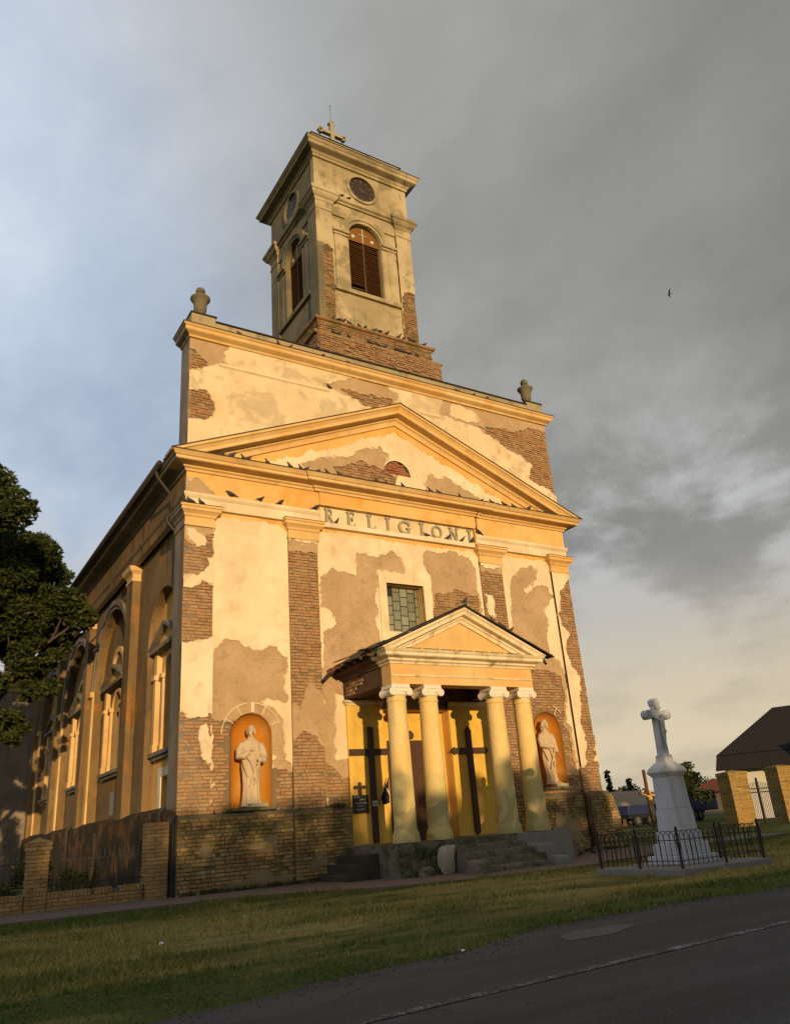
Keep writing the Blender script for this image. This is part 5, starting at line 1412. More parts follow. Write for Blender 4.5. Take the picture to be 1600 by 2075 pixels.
bd = empty('notice_board', (4.955, .0, 1.555), 'small black notice board topped by a little cross on the yellow wall', 'sign')
m = MB(); m.box(-.235, -.03, 0, .235, .028, .46); m.obj('panel', 'black_paint', bd, bevel=.004)
m = MB(); m.box(-.045, -.025, .462, .045, .028, .74); m.box(-.145, -.025, .62, -.047, .028, .70); m.box(.047, -.025, .62, .145, .028, .70)
for c in ((-.145, .66), (.145, .66), (0, .75)): m.lathe([(.045, -.026), (.045, .026)], (c[0], 0, c[1]), 12, Matrix.Rotation(PI/2, 4, 'X'))
m.obj('board_cross', 'cross_wood', bd)
random.seed(31); m = MB()
for row, (x0, x1, z) in enumerate(((-.20, -.05, .395), (-.06, .12, .325), (-.17, .17, .245), (-.11, .05, .17), (-.15, .09, .085))):
    x = x0
    while x < x1:
        w = random.uniform(.008, .018); h = random.uniform(.018, .042); k = random.random(); z0 = z+random.uniform(-.006, .006)
        m.prism(front, [(x, z0), (x+.007, z0), (x+.007+w*.5*k, z0+h), (x+w*.5*k, z0+h)], -.033, -.029)
        if k > .35: m.fbox(front, x, x+w, z0+h*.45*k, z0+h*.45*k+.006, -.0335, -.029)
        x += w+random.uniform(.006, .014)
m.obj('writing', 'white_mark', bd)['kind'] = 'stuff'

fl = empty('black_flag', (5.46, -.06, 1.78), 'small black flag with a white cross hung beside the plain dark cross', 'flag')
m = MB(); m.tube([(0, 0, 0), (.18, -.10, .34), (.30, -.16, .66)], .010, 6); m.obj('pole', 'timber_dark', fl)
m = MB(); n = 10; g = []
for j in range(n+1):
    for i in range(n+1):
        s, t = i/n, j/n; top = Vector((.08, -.05, .16)).lerp(Vector((.29, -.16, .64)), s)
        bot = Vector((.13, -.05, -.04)).lerp(Vector((.27, -.12, -.01)), s)
        p = top.lerp(bot, t)+Vector((.0, .03*math.sin(s*9+t*2)*t, 0)); g.append(tuple(p))
m.add(g, [(j*(n+1)+i, j*(n+1)+i+1, (j+1)*(n+1)+i+1, (j+1)*(n+1)+i) for j in range(n) for i in range(n)])
co = m.obj('cloth', 'cloth_black', fl, True); sol = co.modifiers.new('t', 'SOLIDIFY'); sol.thickness = .008
m = MB(); m.prism(front, [(.19, .36), (.21, .37), (.285, .18), (.265, .17)], -.185, -.175); m.prism(front, [(.20, .27), (.205, .29), (.275, .315), (.28, .295)], -.187, -.175); m.obj('flag_cross', 'white_mark', fl)
nt = MB(); nt.box(-.075, -.004, 0, .075, .004, .13); nt_o = nt.obj('paper_note', 'white_mark'); nt_o.location = (5.37, -.056, 1.72); tag(nt_o, 'small pale paper note fixed to the plain dark cross', 'note')
m = MB()
for x0, x1, y0, y1 in ((-.055, -.045, .03, .10), (-.045, -.02, .06, .07), (-.03, -.02, .03, .055), (-.01, 0, .03, .1), (0, .02, .03, .04), (.015, .025, .03, .065), (.035, .045, .03, .1), (.045, .06, .085, .095)): m.fbox(front, x0, x1, y0, y1, -.008, -.0042)
m.obj('writing', 'black_paint', nt_o)['kind'] = 'stuff'

# ------------------------------------------------------------------ pigeons
def pigeon_mesh(kind):
    mb = MB(); n = 10
    prof = [(-.175, .012, .006, .055), (-.13, .028, .010, .062), (-.09, .040, .026, .075), (-.04, .055, .046, .085), (.02, .062, .056, .095), (.07, .052, .052, .108), (.10, .036, .040, .130), (.118, .027, .030, .152), (.135, .026, .028, .170), (.155, .020, .020, .174), (.165, .008, .008, .172)]
    if kind == 1: prof = [(x*.95, a, b, z+.02*(x > .05)) for x, a, b, z in prof]
    if kind == 2: prof = [(x, a*1.05, b*1.1, z-.03*max(0, (x-.06)/.1)) for x, a, b, z in prof]
    rows = [[(x, a*math.cos(2*PI*i/n), z+b*math.sin(2*PI*i/n)) for i in range(n)] for x, a, b, z in prof]
    for j in range(len(rows)-1): mb.add(rows[j]+rows[j+1], [(i, (i+1) % n, n+(i+1) % n, n+i) for i in range(n)])
    mb.add(rows[0], [tuple(range(n))])
    x, _, _, z = prof[-2]
    mb.tube([(x, 0, z), (x+.035, 0, z-.008)], [.009, .002], 6)
    mb.add([(-.13, -.03, .065), (-.13, .03, .065), (-.235, .04, .045), (-.235, -.04, .045), (-.13, -.03, .055), (-.13, .03, .055), (-.235, .04, .04), (-.235, -.04, .04)], [(0, 1, 2, 3), (7, 6, 5, 4), (0, 3, 7, 4), (1, 5, 6, 2), (2, 6, 7, 3)])
    for s in (-1, 1):
        mb.add([(.06, s*.054, .105), (-.02, s*.066, .11), (-.17, s*.03, .07), (-.06, s*.062, .06), (.03, s*.062, .07), (-.02, s*.05, .115)], [(0, 1, 2, 3, 4), (0, 5, 1)])
        mb.tube([(.0, s*.022, .055), (.005, s*.022, 0), (.03, s*.022, 0)], .006, 5)
    me = mb.mesh('pigeon'); me.materials.append(MAT['pigeon_grey']); return me


PM = [pigeon_mesh(k) for k in range(3)]
ORD = ['first', 'second', 'third', 'fourth', 'fifth', 'sixth', 'seventh', 'eighth', 'ninth', 'tenth', 'eleventh', 'twelfth', 'thirteenth', 'fourteenth', 'fifteenth', 'sixteenth', 'seventeenth', 'eighteenth', 'nineteenth', 'twentieth', 'twenty-first', 'twenty-second', 'twenty-third', 'twenty-fourth']
WHERE = {'tower_ledge': 'upper ledge at the tower foot', 'tower_step': 'brick step below the tower ledge', 'attic': 'cornice of the attic wall', 'string': 'thin string course of the attic', 'cornice': 'main cornice under the pediment',
         'cap': 'capital of the leftmost pilaster', 'architrave': 'narrow architrave ledge', 'inscr': 'ledge below the stone letters', 'clockledge': 'moulding under the tower clock', 'portico_apex': 'peak of the porch gable', 'portico_rake': 'right slope of the porch gable'}
ZL = {'string': 14.512, 'cornice': 11.175, 'tower_ledge': 17.86, 'tower_step': 17.07, 'attic': 15.55, 'cap': 9.765, 'architrave': 10.152, 'inscr': 9.817, 'clockledge': 23.845, 'portico_apex': 6.705, 'portico_rake': None}
random.seed(77)
for key, pts in PIGEONS.items():
    pts = sorted(pts)
    for i, (x, y, z) in enumerate(pts):
        o = link(bpy.data.objects.new('pigeon', PM[random.randrange(3)]))
        zz = ZL[key]
        if key == 'portico_rake': zz = PA[1]+.035-(PA[1]-5.36)*(x-7)/2.98; y = -2.75
        if key == 'portico_apex': x = 7.0
        if key == 'clockledge': y = .79
        if key == 'string': y = -.02
        if key == 'cap': x = max(x, -.05); y = -.08
        if key == 'inscr': y = -.005
        if key == 'tower_step': y = .42
        if key == 'tower_ledge': y = .66
        o.location = (x, y, zz); s = random.uniform(.74, .92); o.scale = (s, s, s*random.uniform(1, 1.25))
        o.rotation_euler = (0, -random.uniform(-.05, .35), random.choice((0, PI))+random.uniform(-.6, .6))
        n = len(pts)
        lab = ('dark pigeon perched on the '+WHERE[key]) if n == 1 else ('dark pigeon on the %s, %s from the left' % (WHERE[key], ORD[i]))
        tag(o, lab, 'pigeon', 'pigeons perched on the church')
# swallow in flight
mb = MB(); rows = []; n = 8
for x, r in ((-.16, .004), (-.10, .02), (0, .035), (.08, .03), (.12, .022), (.15, .006)): rows.append([(x, r*math.cos(2*PI*i/n), r*math.sin(2*PI*i/n)) for i in range(n)])
for j in range(len(rows)-1): mb.add(rows[j]+rows[j+1], [(i, (i+1) % n, n+(i+1) % n, n+i) for i in range(n)])
for s in (-1, 1):
    w = [(.07, s*.02, .01), (.10, s*.14, .06), (.05, s*.26, .09), (-.10, s*.36, .08), (.0, s*.20, .055), (-.04, s*.02, .005)]
    mb.add(w+[(a, b, c-.008) for a, b, c in w], [tuple(range(6)), tuple(range(11, 5, -1))]+[(i, (i+1) % 6, 6+(i+1) % 6, 6+i) for i in range(6)])
    mb.add([(-.14, 0, .004), (-.28, s*.06, .0), (-.15, s*.015, 0), (-.14, 0, -.004)], [(0, 1, 2), (3, 2, 1), (0, 3, 1)])
sw = mb.obj('swallow', 'pigeon_grey'); sw.scale = (.62, .62, .62); sw.location = (19.47, -3, 21.2); sw.rotation_euler = (.5, -.2, 2.3); tag(sw, 'small dark bird flying in the grey sky right of the tower', 'bird')

# ------------------------------------------------------------------ white crucifix monument with railing
MX, MY = 7.30, -8.40
mo = empty('crucifix_monument', (MX, MY, .10), 'white stepped monument with a cross on top inside the iron railing', 'monument')
def tier(h0, h1, a, b, name, parent=mo, mat='monument_white', bev=.012):
    m = MB(); m.add([(-a, -a, h0), (a, -a, h0), (a, a, h0), (-a, a, h0), (-b, -b, h1), (b, -b, h1), (b, b, h1), (-b, b, h1)], [(3, 2, 1, 0), (4, 5, 6, 7), (0, 1, 5, 4), (1, 2, 6, 5), (2, 3, 7, 6), (3, 0, 4, 7)]); return m.obj(name, mat, parent, bevel=bev)
tier(0, .15, .47, .465, 'base_step'); tier(.15, .36, .375, .37, 'base_step'); tier(.36, .57, .305, .30, 'base_step')
tier(.57, .95, .262, .252, 'lower_die'); tier(.95, .98, .255, .24, 'die_moulding'); tier(.98, 1.58, .237, .215, 'upper_die')
m = MB(); pr = [(.22, 1.58), (.235, 1.61), (.268, 1.65), (.275, 1.67), (.27, 1.69), (.245, 1.74), (.19, 1.80), (.13, 1.86)]
for k in range(len(pr)-1):
    (a, h0), (b, h1) = pr[k], pr[k+1]
    m.add([(-a, -a, h0), (a, -a, h0), (a, a, h0), (-a, a, h0), (-b, -b, h1), (b, -b, h1), (b, b, h1), (-b, b, h1)], [(0, 1, 5, 4), (1, 2, 6, 5), (2, 3, 7, 6), (3, 0, 4, 7)])
m.obj('cap_stone', 'monument_white', mo); tier(1.84, 1.97, .125, .118, 'cross_foot'); tier(1.97, 2.0, .13, .09, 'cross_foot')
m = MB(); m.add([(-.10, -.075, 2.0), (.10, -.075, 2.0), (.10, .075, 2.0), (-.10, .075, 2.0), (-.075, -.06, 2.98), (.075, -.06, 2.98), (.075, .06, 2.98), (-.075, .06, 2.98)], [(4, 5, 6, 7), (0, 1, 5, 4), (1, 2, 6, 5), (2, 3, 7, 6), (3, 0, 4, 7)])
m.box(-.24, -.056, 2.71, -.078, .056, 2.85); m.box(.078, -.056, 2.71, .24, .056, 2.85)
def lobe(cx, cz):
    q = [(cx+.105*math.cos(t)*(1 if k % 2 else .93), cz+.105*math.sin(t)*(1 if k % 2 else .93)) for k, t in enumerate(np.linspace(0, 2*PI, 9)[:-1]+PI/8)]; m.prism(front, q, -.078, .078)
lobe(-.27, 2.78); lobe(.27, 2.78); lobe(0, 3.02)
m.obj('cross', 'monument_white', mo, bevel=.008)
cb = MB(); cb.tube([(0, -.10, 2.18), (.015, -.115, 2.33), (0, -.12, 2.44), (0, -.125, 2.56), (0, -.13, 2.66), (0, -.135, 2.70)], [.018, .03, .042, .045, .05, .022], 10); cb.ell((.012, -.145, 2.745), (.032, .036, .042), None, 10, 8)
for s in (-1, 1): cb.tube([(s*.04, -.12, 2.655), (s*.13, -.105, 2.70), (s*.23, -.085, 2.76)], [.020, .016, .012], 8); cb.tube([(s*.22, -.085, 2.755), (s*.26, -.082, 2.775)], [.014, .006], 6)
cb.tube([(-.02, -.11, 2.42), (-.02, -.13, 2.30), (-.005, -.10, 2.17), (0, -.11, 2.12)], [.028, .024, .016, .012], 8); cb.ring(front, 0, 2.44, .001, .05, -.165, -.10, 0, 2*PI, 10)
cc = cb.obj('corpus', 'monument_grey', mo, True); rm = cc.modifiers.new('fuse', 'REMESH'); rm.mode = 'VOXEL'; rm.voxel_size = .008; rm.use_smooth_shade = True
m = MB(); m.box(-.07, -.10, 2.885, .07, -.08, 2.945); m.obj('title_plate', 'monument_white', mo)

SX0, SX1, SY0, SY1 = 6.12, 8.42, -9.36, -7.40
m = MB(); rough_block(m, SX0-.10, SY0-.10, -.05, SX1+.10, SY1+.10, .10, .008, 8); o = m.obj('monument_slab', 'concrete'); tag(o, 'low grey concrete slab under the white monument', 'slab')
fe = empty('iron_railing', (SX0, SY0, .10), 'black wrought iron railing with hooped tops around the white monument', 'railing')
def loc(x, y, z): return (x-SX0, y-SY0, z-.10)
for x, y in ((SX0, SY0), (SX1, SY0), (SX0, SY1), (SX1, SY1), ((SX0+SX1)/2+.05, SY0), (SX0, (SY0+SY1)/2), (SX1, (SY0+SY1)/2)):
    m = MB(); m.box(*loc(x-.018, y-.018, .08), *loc(x+.018, y+.018, .74)); m.ell(loc(x, y, .76), (.026, .026, .03), None, 8, 6); m.obj('post', 'iron_black', fe)
random.seed(8)
for (x0, y0), (x1, y1) in (((SX0, SY0), (SX1, SY0)), ((SX0, SY1), (SX1, SY1)), ((SX0, SY0), (SX0, SY1)), ((SX1, SY0), (SX1, SY1))):
    A, B_ = Vector((x0, y0)), Vector((x1, y1)); L = (B_-A).length; e = (B_-A)/L
    for z in (.22, .56):
        m = MB(); m.tube([loc(*A, z), loc(*B_, z)], .008, 6); m.obj('rail', 'iron_black', fe)
    nh = int(round(L/.125)); st = L/nh
    for k in range(nh):
        c = A+e*(st*(k+.5)); r = st*.98; lean = random.uniform(-.012, .012)
        pts = [loc(*(c-e*r), .13)]+[loc(c.x+e.x*(-math.cos(t)*r+lean), c.y+e.y*(-math.cos(t)*r+lean), .60+math.sin(t)*.115) for t in np.linspace(0, PI, 11)]+[loc(*(c+e*r), .13)]
        if k in (0,): pts[0] = loc(*(A+e*.02), .13); pts = [Vector(p) for p in pts]
        m = MB(); m.tube(pts, .0065, 5); m.obj('hoop', 'iron_black' if random.random() > .2 else 'iron_rust', fe)

# ------------------------------------------------------------------ fence along the left yard
def brick_pillar(loc_, w, h, label, group, mat='fence_brick', name='brick_pillar', cap=True, rz=0):
    """square brick pier; bricks are parts"""
    e = empty(name, loc_, label, 'pillar', group, rz); m = MB(); m.box(-w/2+.015, -w/2+.015, -.05, w/2-.015, w/2-.015, h-.02); m.obj('core', 'mortar_dark', e)
    nc = int(h/.082); ch = h/nc
    for k in range(nc):
        ov = .035 if (cap and k >= nc-2) else 0; W_ = w+2*ov
        key = ('pier', round(w, 2), mat, k % 2, bool(ov))
        if key not in BRICK_MESH:
            lst = []
            split = [-W_/2, (-W_/6 if k % 2 else W_/6), W_/2]
            for a, b in zip(split[:-1], split[1:]):
                for F_ in (front, left):
                    mm = MB(); q = -W_/2
                    mm.fbox(F_, a+.005, b-.005, -ch/2+.006, ch/2-.006, q+random.uniform(-.004, .004), q+.07); me = mm.mesh('brick'); me.materials.append(MAT[mat]); lst.append((me, 0)); lst.append((me, PI))
            BRICK_MESH[key] = lst
        for me, rz in BRICK_MESH[key]:
            o = link(bpy.data.objects.new('brick', me), e); o.location = (random.uniform(-.004, .004), random.uniform(-.004, .004), ch*(k+.5)); o.rotation_euler = (0, 0, rz)
    if cap:
        m = MB(); m.add([(-w/2-.03, -w/2-.03, h), (w/2+.03, -w/2-.03, h), (w/2+.03, w/2+.03, h), (-w/2-.03, w/2+.03, h), (0, 0, h+.10)], [(0, 1, 4), (1, 2, 4), (2, 3, 4), (3, 0, 4), (3, 2, 1, 0)]); m.obj('pillar_cap', mat, e)
    return e


brick_pillar((-.40, .30, 0), .48, 1.66, 'brick fence pillar standing against the left church corner', 'brick pillars of the yard fence', cap=False)
brick_pillar((-2.92, .42, 0), .42, 1.40, 'brick fence pillar at the far left, beyond the iron bars', 'brick pillars of the yard fence')


def low_wall(x0, x1, y, label):
    e = empty('low_wall', (x0, y, 0), label, 'wall', 'low brick walls of the yard fence'); L = x1-x0
    m = MB(); m.box(0.005, -.09, -.05, L-.005, .09, .34); m.obj('core', 'mortar_dark', e)
    rnd = random.Random(int(x0*10)); ch = .078
    for k in range(3):
        u = -.12*(k % 2)
        while u < L-.02:
            a, b = max(u, 0)+.005, min(u+.25, L)-.005
            if b-a > .03:
                m = MB(); j = rnd.uniform(-.006, .006); m.box(a, -.12+j, .02+k*ch+.004, b, -.05, .02+(k+1)*ch-.006); m.obj('brick', 'fence_brick', e)
            u += .25
    n = int(L/.075)
    for k in range(n):
        if rnd.random() < .06: continue
        t = rnd.uniform(-.008, .008); m = MB(); m.box(k*L/n+.005, -.125+t, .26, (k+1)*L/n-.005, .12+t, .38+rnd.uniform(-.008, .004)); m.obj('brick', 'fence_brick', e)


low_wall(-2.70, -.66, .36, 'low brick wall with soldier course between the two fence pillars')
low_wall(-9.0, -3.14, .45, 'low brick wall at the left picture edge beyond the far pillar')


def bar_fence(x0, x1, y, label):
    e = empty('bar_fence', (x0, y, .38), label, 'fence', 'iron bar fences of the yard'); L = x1-x0
    for z in (.12, .60):
        m = MB(); m.box(0, -.012, z, L, .012, z+.03); m.obj('rail', 'iron_black', e)
    n = int(L/.105)
    for k in range(1, n):
        m = MB(); x = k*L/n; m.tube([(x, 0, 0), (x, 0, .76), (x, 0, .82)], [.009, .009, .002], 6); m.obj('bar', 'iron_black', e)


bar_fence(-2.70, -.66, .36, 'black iron bar fence above the low wall between the pillars')
bar_fence(-9.0, -3.14, .45, 'black iron bar fence at the left picture edge')

# ------------------------------------------------------------------ trees and plants
def leaf_cloud(name, clumps, n, size, mat, parent, squash=.75):
    """leaf-sized faces scattered through clumps (x, y, z, r)"""
    C = np.array(clumps, float); w = C[:, 3]**2.2; idx = RNG.choice(len(C), n, p=w/w.sum())
    d = RNG.normal(size=(n, 3)); d /= np.linalg.norm(d, axis=1)[:, None]
    r = RNG.random(n)**.45
    P = C[idx, :3]+d*(C[idx, 3]*r)[:, None]*np.array([1, 1, squash])
    a = RNG.normal(size=(n, 3)); a[:, 2] = a[:, 2]*.5-.25; a /= np.linalg.norm(a, axis=1)[:, None]
    b = np.cross(a, RNG.normal(size=(n, 3))); b /= np.linalg.norm(b, axis=1)[:, None]+1e-9
    s = size*RNG.uniform(.6, 1.4, n)[:, None]
    V = np.concatenate([P-a*s, P+b*s*.38, P+a*s, P-b*s*.38], 1).reshape(-1, 3)
    return np_mesh(name, V, np.arange(4*n).reshape(n, 4), mat, parent)


def limb(mb, p, d, L, r, depth, tips, rnd, spread=.7, upw=.15):
    pts = [Vector(p)]; d = Vector(d).normalized(); n = 4; rr = [r]
    for k in range(n):
        d = (d+Vector((rnd.uniform(-1, 1), rnd.uniform(-1, 1), rnd.uniform(-.6, 1)))*.22+Vector((0, 0, upw*.3))).normalized()
        pts.append(pts[-1]+d*L/n); rr.append(r*(1-.55*(k+1)/n))
    mb.tube(pts, rr, 7 if depth > 1 else 5)
    tips.append((pts[-1], L))
    if depth > 1: tips.append((pts[2], L*.7))
    if depth > 0:
        for k in range(rnd.choice((3, 4)) if depth > 1 else 3):
            q = pts[rnd.choice((2, 3, 4))]; nd = (d+Vector((rnd.uniform(-1, 1), rnd.uniform(-1, 1), rnd.uniform(-.35, .9)))*spread).normalized()
            limb(mb, q, nd, L*rnd.uniform(.55, .75), r*.5, depth-1, tips, rnd, spread, upw)


def tree(name, base, h, r0, label, group=None, seed=0, leaves=20000, size=.11, clump=.75, mat='leaf_dark', trunk=.35, spread=.8, keep=None, extra=()):
    e = empty(name, base, label, 'tree', group); rnd = random.Random(seed); mb = MB(); tips = []
    th = h*trunk; pts = [(0, 0, -.1), (.05, .02, th*.5), (.1, .06, th)]; mb.tube(pts, [r0*1.25, r0, r0*.82], 10)
    for k in range(5):
        a = 2*PI*k/5+rnd.uniform(-.4, .4); limb(mb, (.1, .06, th*rnd.uniform(.82, 1.0)), (math.cos(a)*.75, math.sin(a)*.75, rnd.uniform(.45, 1.1)), h*.30, r0*.55, 2, tips, rnd, spread)
    limb(mb, (.1, .06, th), (.05, 0, 1), h*.36, r0*.65, 2, tips, rnd, spread)
    mb.obj('trunk', 'bark', e, True)
    cl = [(p.x, p.y, p.z, clump*rnd.uniform(.55, 1.25)) for p, L in tips]+list(extra)
    if keep: cl = [c for c in cl if keep(c)]
    leaf_cloud('crown', cl, leaves, size, mat, e)
    return e


rx = random.Random(5)
ext = []
for x, y, z, r in ((2.6, .4, 11.2, .9), (3.4, .0, 10.4, .8), (3.8, .2, 9.2, .9), (3.6, -.1, 8.3, .8), (3.1, .2, 7.2, .8), (3.2, -.3, 6.2, .7), (2.7, 0, 5.2, .8), (2.2, -.6, 4.6, .7), (1.4, .3, 12.2, .8), (.9, .2, 13.1, .7), (.6, 0, 13.9, .6), (.3, .2, 14.6, .5), (-.2, .2, 13.6, .9), (1.0, .4, 11.6, 1.0), (2.0, .6, 9.5, 1.2), (2.2, -.4, 7.8, 1.2), (1.4, -.6, 6.0, 1.2), (.6, -.6, 10.6, 1.3), (.6, -1, 8.2, 1.4), (.4, -1, 5.2, 1.2), (-.4, -.6, 12.0, 1.1), (-1.2, -1.2, 9.0, 1.5), (-1, -1, 6.2, 1.4)):
    for k in range(6): ext.append((x-.35+rx.uniform(-.55, .55)*r*1.2, y+rx.uniform(-.6, .6)*r*1.4, z+rx.uniform(-.5, .5)*r, r*rx.uniform(.22, .52)))
tree('yard_tree', (-4.9, 9.2, 0), 13.0, .26, 'tall dark green leafy tree beside the church side wall at the left edge', seed=4, leaves=165000, size=.10, clump=.74, extra=ext, keep=lambda c: c[0] < 3.95)

# shrubs and weeds in the yard and along the plinth
def shrub(base, r, n, label, cat='shrub', mat='leaf_dark', size=.05, name='shrub', group=None):
    e = empty(name, base, label, cat, group); rnd = random.Random(int(base[0]*100+base[1]*10)); mb = MB(); cl = []
    for k in range(7):
        a = rnd.uniform(0, 2*PI); p = Vector((math.cos(a)*r*.55, math.sin(a)*r*.55, r*rnd.uniform(.5, 1.2))); mb.tube([(0, 0, -.02), tuple(p*.5+Vector((0, 0, .1*r))), tuple(p)], [.018*r+.006, .012*r+.004, .004], 5); cl.append((*p, r*rnd.uniform(.35, .6)))
    mb.obj('stem', 'bark', e); leaf_cloud('foliage', cl, n, size, mat, e)


shrub((-1.1, 5.3, 0), .5, 1600, 'dark shrub growing against the side wall in the yard')
shrub((-3.2, 3.6, 0), .4, 1200, 'dark low bush behind the far left pillar')
shrub((-1.9, 8.2, 0), .7, 2200, 'larger dark bush in the shaded yard under the tree')
ev = empty('evergreen', (-3.75, 9.6, 0), 'dark columnar evergreen at the left edge below the leafy tree', 'tree'); m = MB(); m.tube([(0, 0, 0), (0, 0, 3.6)], [.12, .03], 7); m.obj('trunk', 'bark', ev)
leaf_cloud('crown', [(random.uniform(-.5, .5)*(1-t*.6), random.uniform(-.5, .5)*(1-t*.6), .4+3.9*t, .75-.4*t) for t in np.linspace(0, 1, 26)], 15000, .07, 'leaf_dark', ev)
m = MB(); m.tube([(-1.45, 2.2, -.05), (-1.42, 2.2, .5), (-1.36, 2.2, 1.1), (-1.38, 2.2, 1.55)], [.06, .05, .045, .035], 8); o = m.obj('tree_stump', 'bark', smooth=True); tag(o, 'bare dark cut trunk standing behind the iron bar fence', 'trunk')

# grass
def grass():
    n = 430000
    x = RNG.uniform(-15, 34, n); y = RNG.uniform(-13.95, -1.9, n)
    near = RNG.random(n) < np.clip(1.25-np.hypot(x+6, y+19.7)/34, .25, 1)
    px = np.array([p[0] for p in walk]); py = np.array([p[1] for p in walk])
    order = np.argsort(px[1:-4]); wy = np.interp(x, px[1:-4][order], py[1:-4][order])
    ed_ = -12.28-np.clip((.6-x)*.23, 0, 1.6)+.10*np.sin(x*.9)+.07*np.sin(x*2.3+1)+.04*np.sin(x*6.1)
    ok = near & (y > ed_+RNG.normal(0, .05, n)) & (y < wy+.03) & ~((x > SX0-.12) & (x < SX1+.12) & (y > SY0-.12) & (y < SY1+.12))
    dens = vnoise(x*.35, y, .9, 5)+.6*vnoise(x, y, 2.7, 6)
    ok &= RNG.random(n) < np.clip(.66+dens*1.7, .06, 1)
    x, y = x[ok], y[ok]; n = len(x)
    tall = np.clip(.75+1.1*vnoise(x*.4, y, .8, 9)+.6*vnoise(x, y, 3, 10), .25, 1.6)*np.where(vnoise(x, y, 1.7, 12)+.5*vnoise(x, y, 6, 13) > .36, 2.0, 1)
    tall *= np.where(np.hypot(x-7.3, y+8.4) < 2.0, 1.5, 1); tall *= np.where(np.abs(y-wy[ok]) < .5, 1.25, 1)
    h = .055*tall*RNG.uniform(.5, 1.6, n); a = RNG.uniform(0, 2*PI, n); w = RNG.uniform(.006, .011, n)*1.3
    P = np.stack([x, y, np.full(n, -.012)], 1); s = np.stack([np.cos(a), np.sin(a), np.zeros(n)], 1)*w[:, None]
    lean = np.stack([RNG.normal(0, .5, n)*h, RNG.normal(0, .5, n)*h, h], 1)
    V = np.concatenate([P-s, P+s, P+lean], 1).reshape(-1, 3)
    o = np_mesh('grass', V, np.arange(3*n).reshape(n, 3), 'grass_blade'); tag(o, 'short patchy grass verge between the pavement and the road', 'grass', kind='stuff')


grass()
rw = RNG
def weeds():
    pts = []
    for k in range(90): pts.append((RNG.uniform(-.1, 4.3), -.16-abs(RNG.normal(0, .05)), .03))
    for k in range(70): pts.append((RNG.uniform(10, 14.6), -.2-abs(RNG.normal(0, .05)), .03))
    for k in range(14): pts.append((RNG.uniform(.9, 2.97), RNG.uniform(.0, .10), ZP-.01))
    for k in range(12): pts.append((RNG.uniform(3.0, 4.6), RNG.uniform(-.05, .06), ZP-.03))
    for k in range(40): pts.append((RNG.uniform(4.4, 6.0), -2.66, .6-RNG.random()*.6))
    P = np.array(pts); n = len(P)*9; P = np.repeat(P, 9, 0)+RNG.normal(0, .035, (n, 3))*np.array([1, .5, .3])
    h = RNG.uniform(.03, .13, n); d = np.stack([RNG.normal(0, .4, n)*h, RNG.normal(-.2, .3, n)*h, h], 1); a = RNG.uniform(0, 2*PI, n)
    s = np.stack([np.cos(a), np.sin(a), np.zeros(n)], 1)*.012
    V = np.concatenate([P-s, P+s, P+d+s*.4, P+d-s*.4], 1).reshape(-1, 3)
    o = np_mesh('weeds', V, np.arange(4*n).reshape(n, 4), 'weed_leaf'); tag(o, 'small weeds sprouting along the church plinth and ledges', 'weeds', kind='stuff')


weeds()


def gravel():
    n = 2600; x = RNG.uniform(-12, 30, n)
    y = -12.30-np.clip((.6-x)*.23, 0, 1.6)+.10*np.sin(x*.9)+.07*np.sin(x*2.3+1)+RNG.normal(-.08, .16, n); s = RNG.uniform(.005, .015, n)
    base = np.array([[1, 0, 0], [-1, 0, 0], [0, 1, 0], [0, -1, 0], [0, 0, .8], [0, 0, -.4]]); f = np.array([[0, 2, 4], [2, 1, 4], [1, 3, 4], [3, 0, 4], [2, 0, 5], [1, 2, 5], [3, 1, 5], [0, 3, 5]])
    V = base[None]*(s[:, None, None]*RNG.uniform(.6, 1.4, (n, 6, 1)))+np.stack([x, y, np.full(n, .006)], 1)[:, None]
    o = np_mesh('gravel', V.reshape(-1, 3), (f[None]+6*np.arange(n)[:, None, None]).reshape(-1, 3), 'gravel_grey'); tag(o, 'loose gravel scattered along the road edge', 'gravel', kind='stuff')


gravel()

# boulder and loose stones by the porch, litter on the verge
def boulder(loc_, dim, label, mat='pale_rock', seed=1, rot=(0, 0, 0)):
    bm = bmesh.new(); bmesh.ops.create_icosphere(bm, subdivisions=4, radius=1); rnd = random.Random(seed); k = [rnd.uniform(0, 6) for _ in range(6)]
    for v in bm.verts:
        c = v.co; c = Vector([math.copysign(abs(q)**.55, q) for q in c])*.82; f = 1+.22*math.sin(c.x*2.3+k[0])*math.sin(c.y*2.7+k[1])+.16*math.sin(c.z*3.6+k[2]+c.x*2)+.07*math.sin(c.y*7+k[3]+c.z*5+c.x*6)+.035*math.sin(c.x*17+k[4])*math.sin(c.z*15+k[5])
        v.co = Vector((c.x*dim[0], c.y*dim[1], c.z*dim[2]))*f
    me = bpy.data.meshes.new('boulder'); bm.to_mesh(me); bm.free(); me.materials.append(MAT[mat]); o = link(bpy.data.objects.new('boulder', me)); o.location = loc_; o.rotation_euler = rot
    return tag(o, label, 'rock', 'loose stones by the porch')


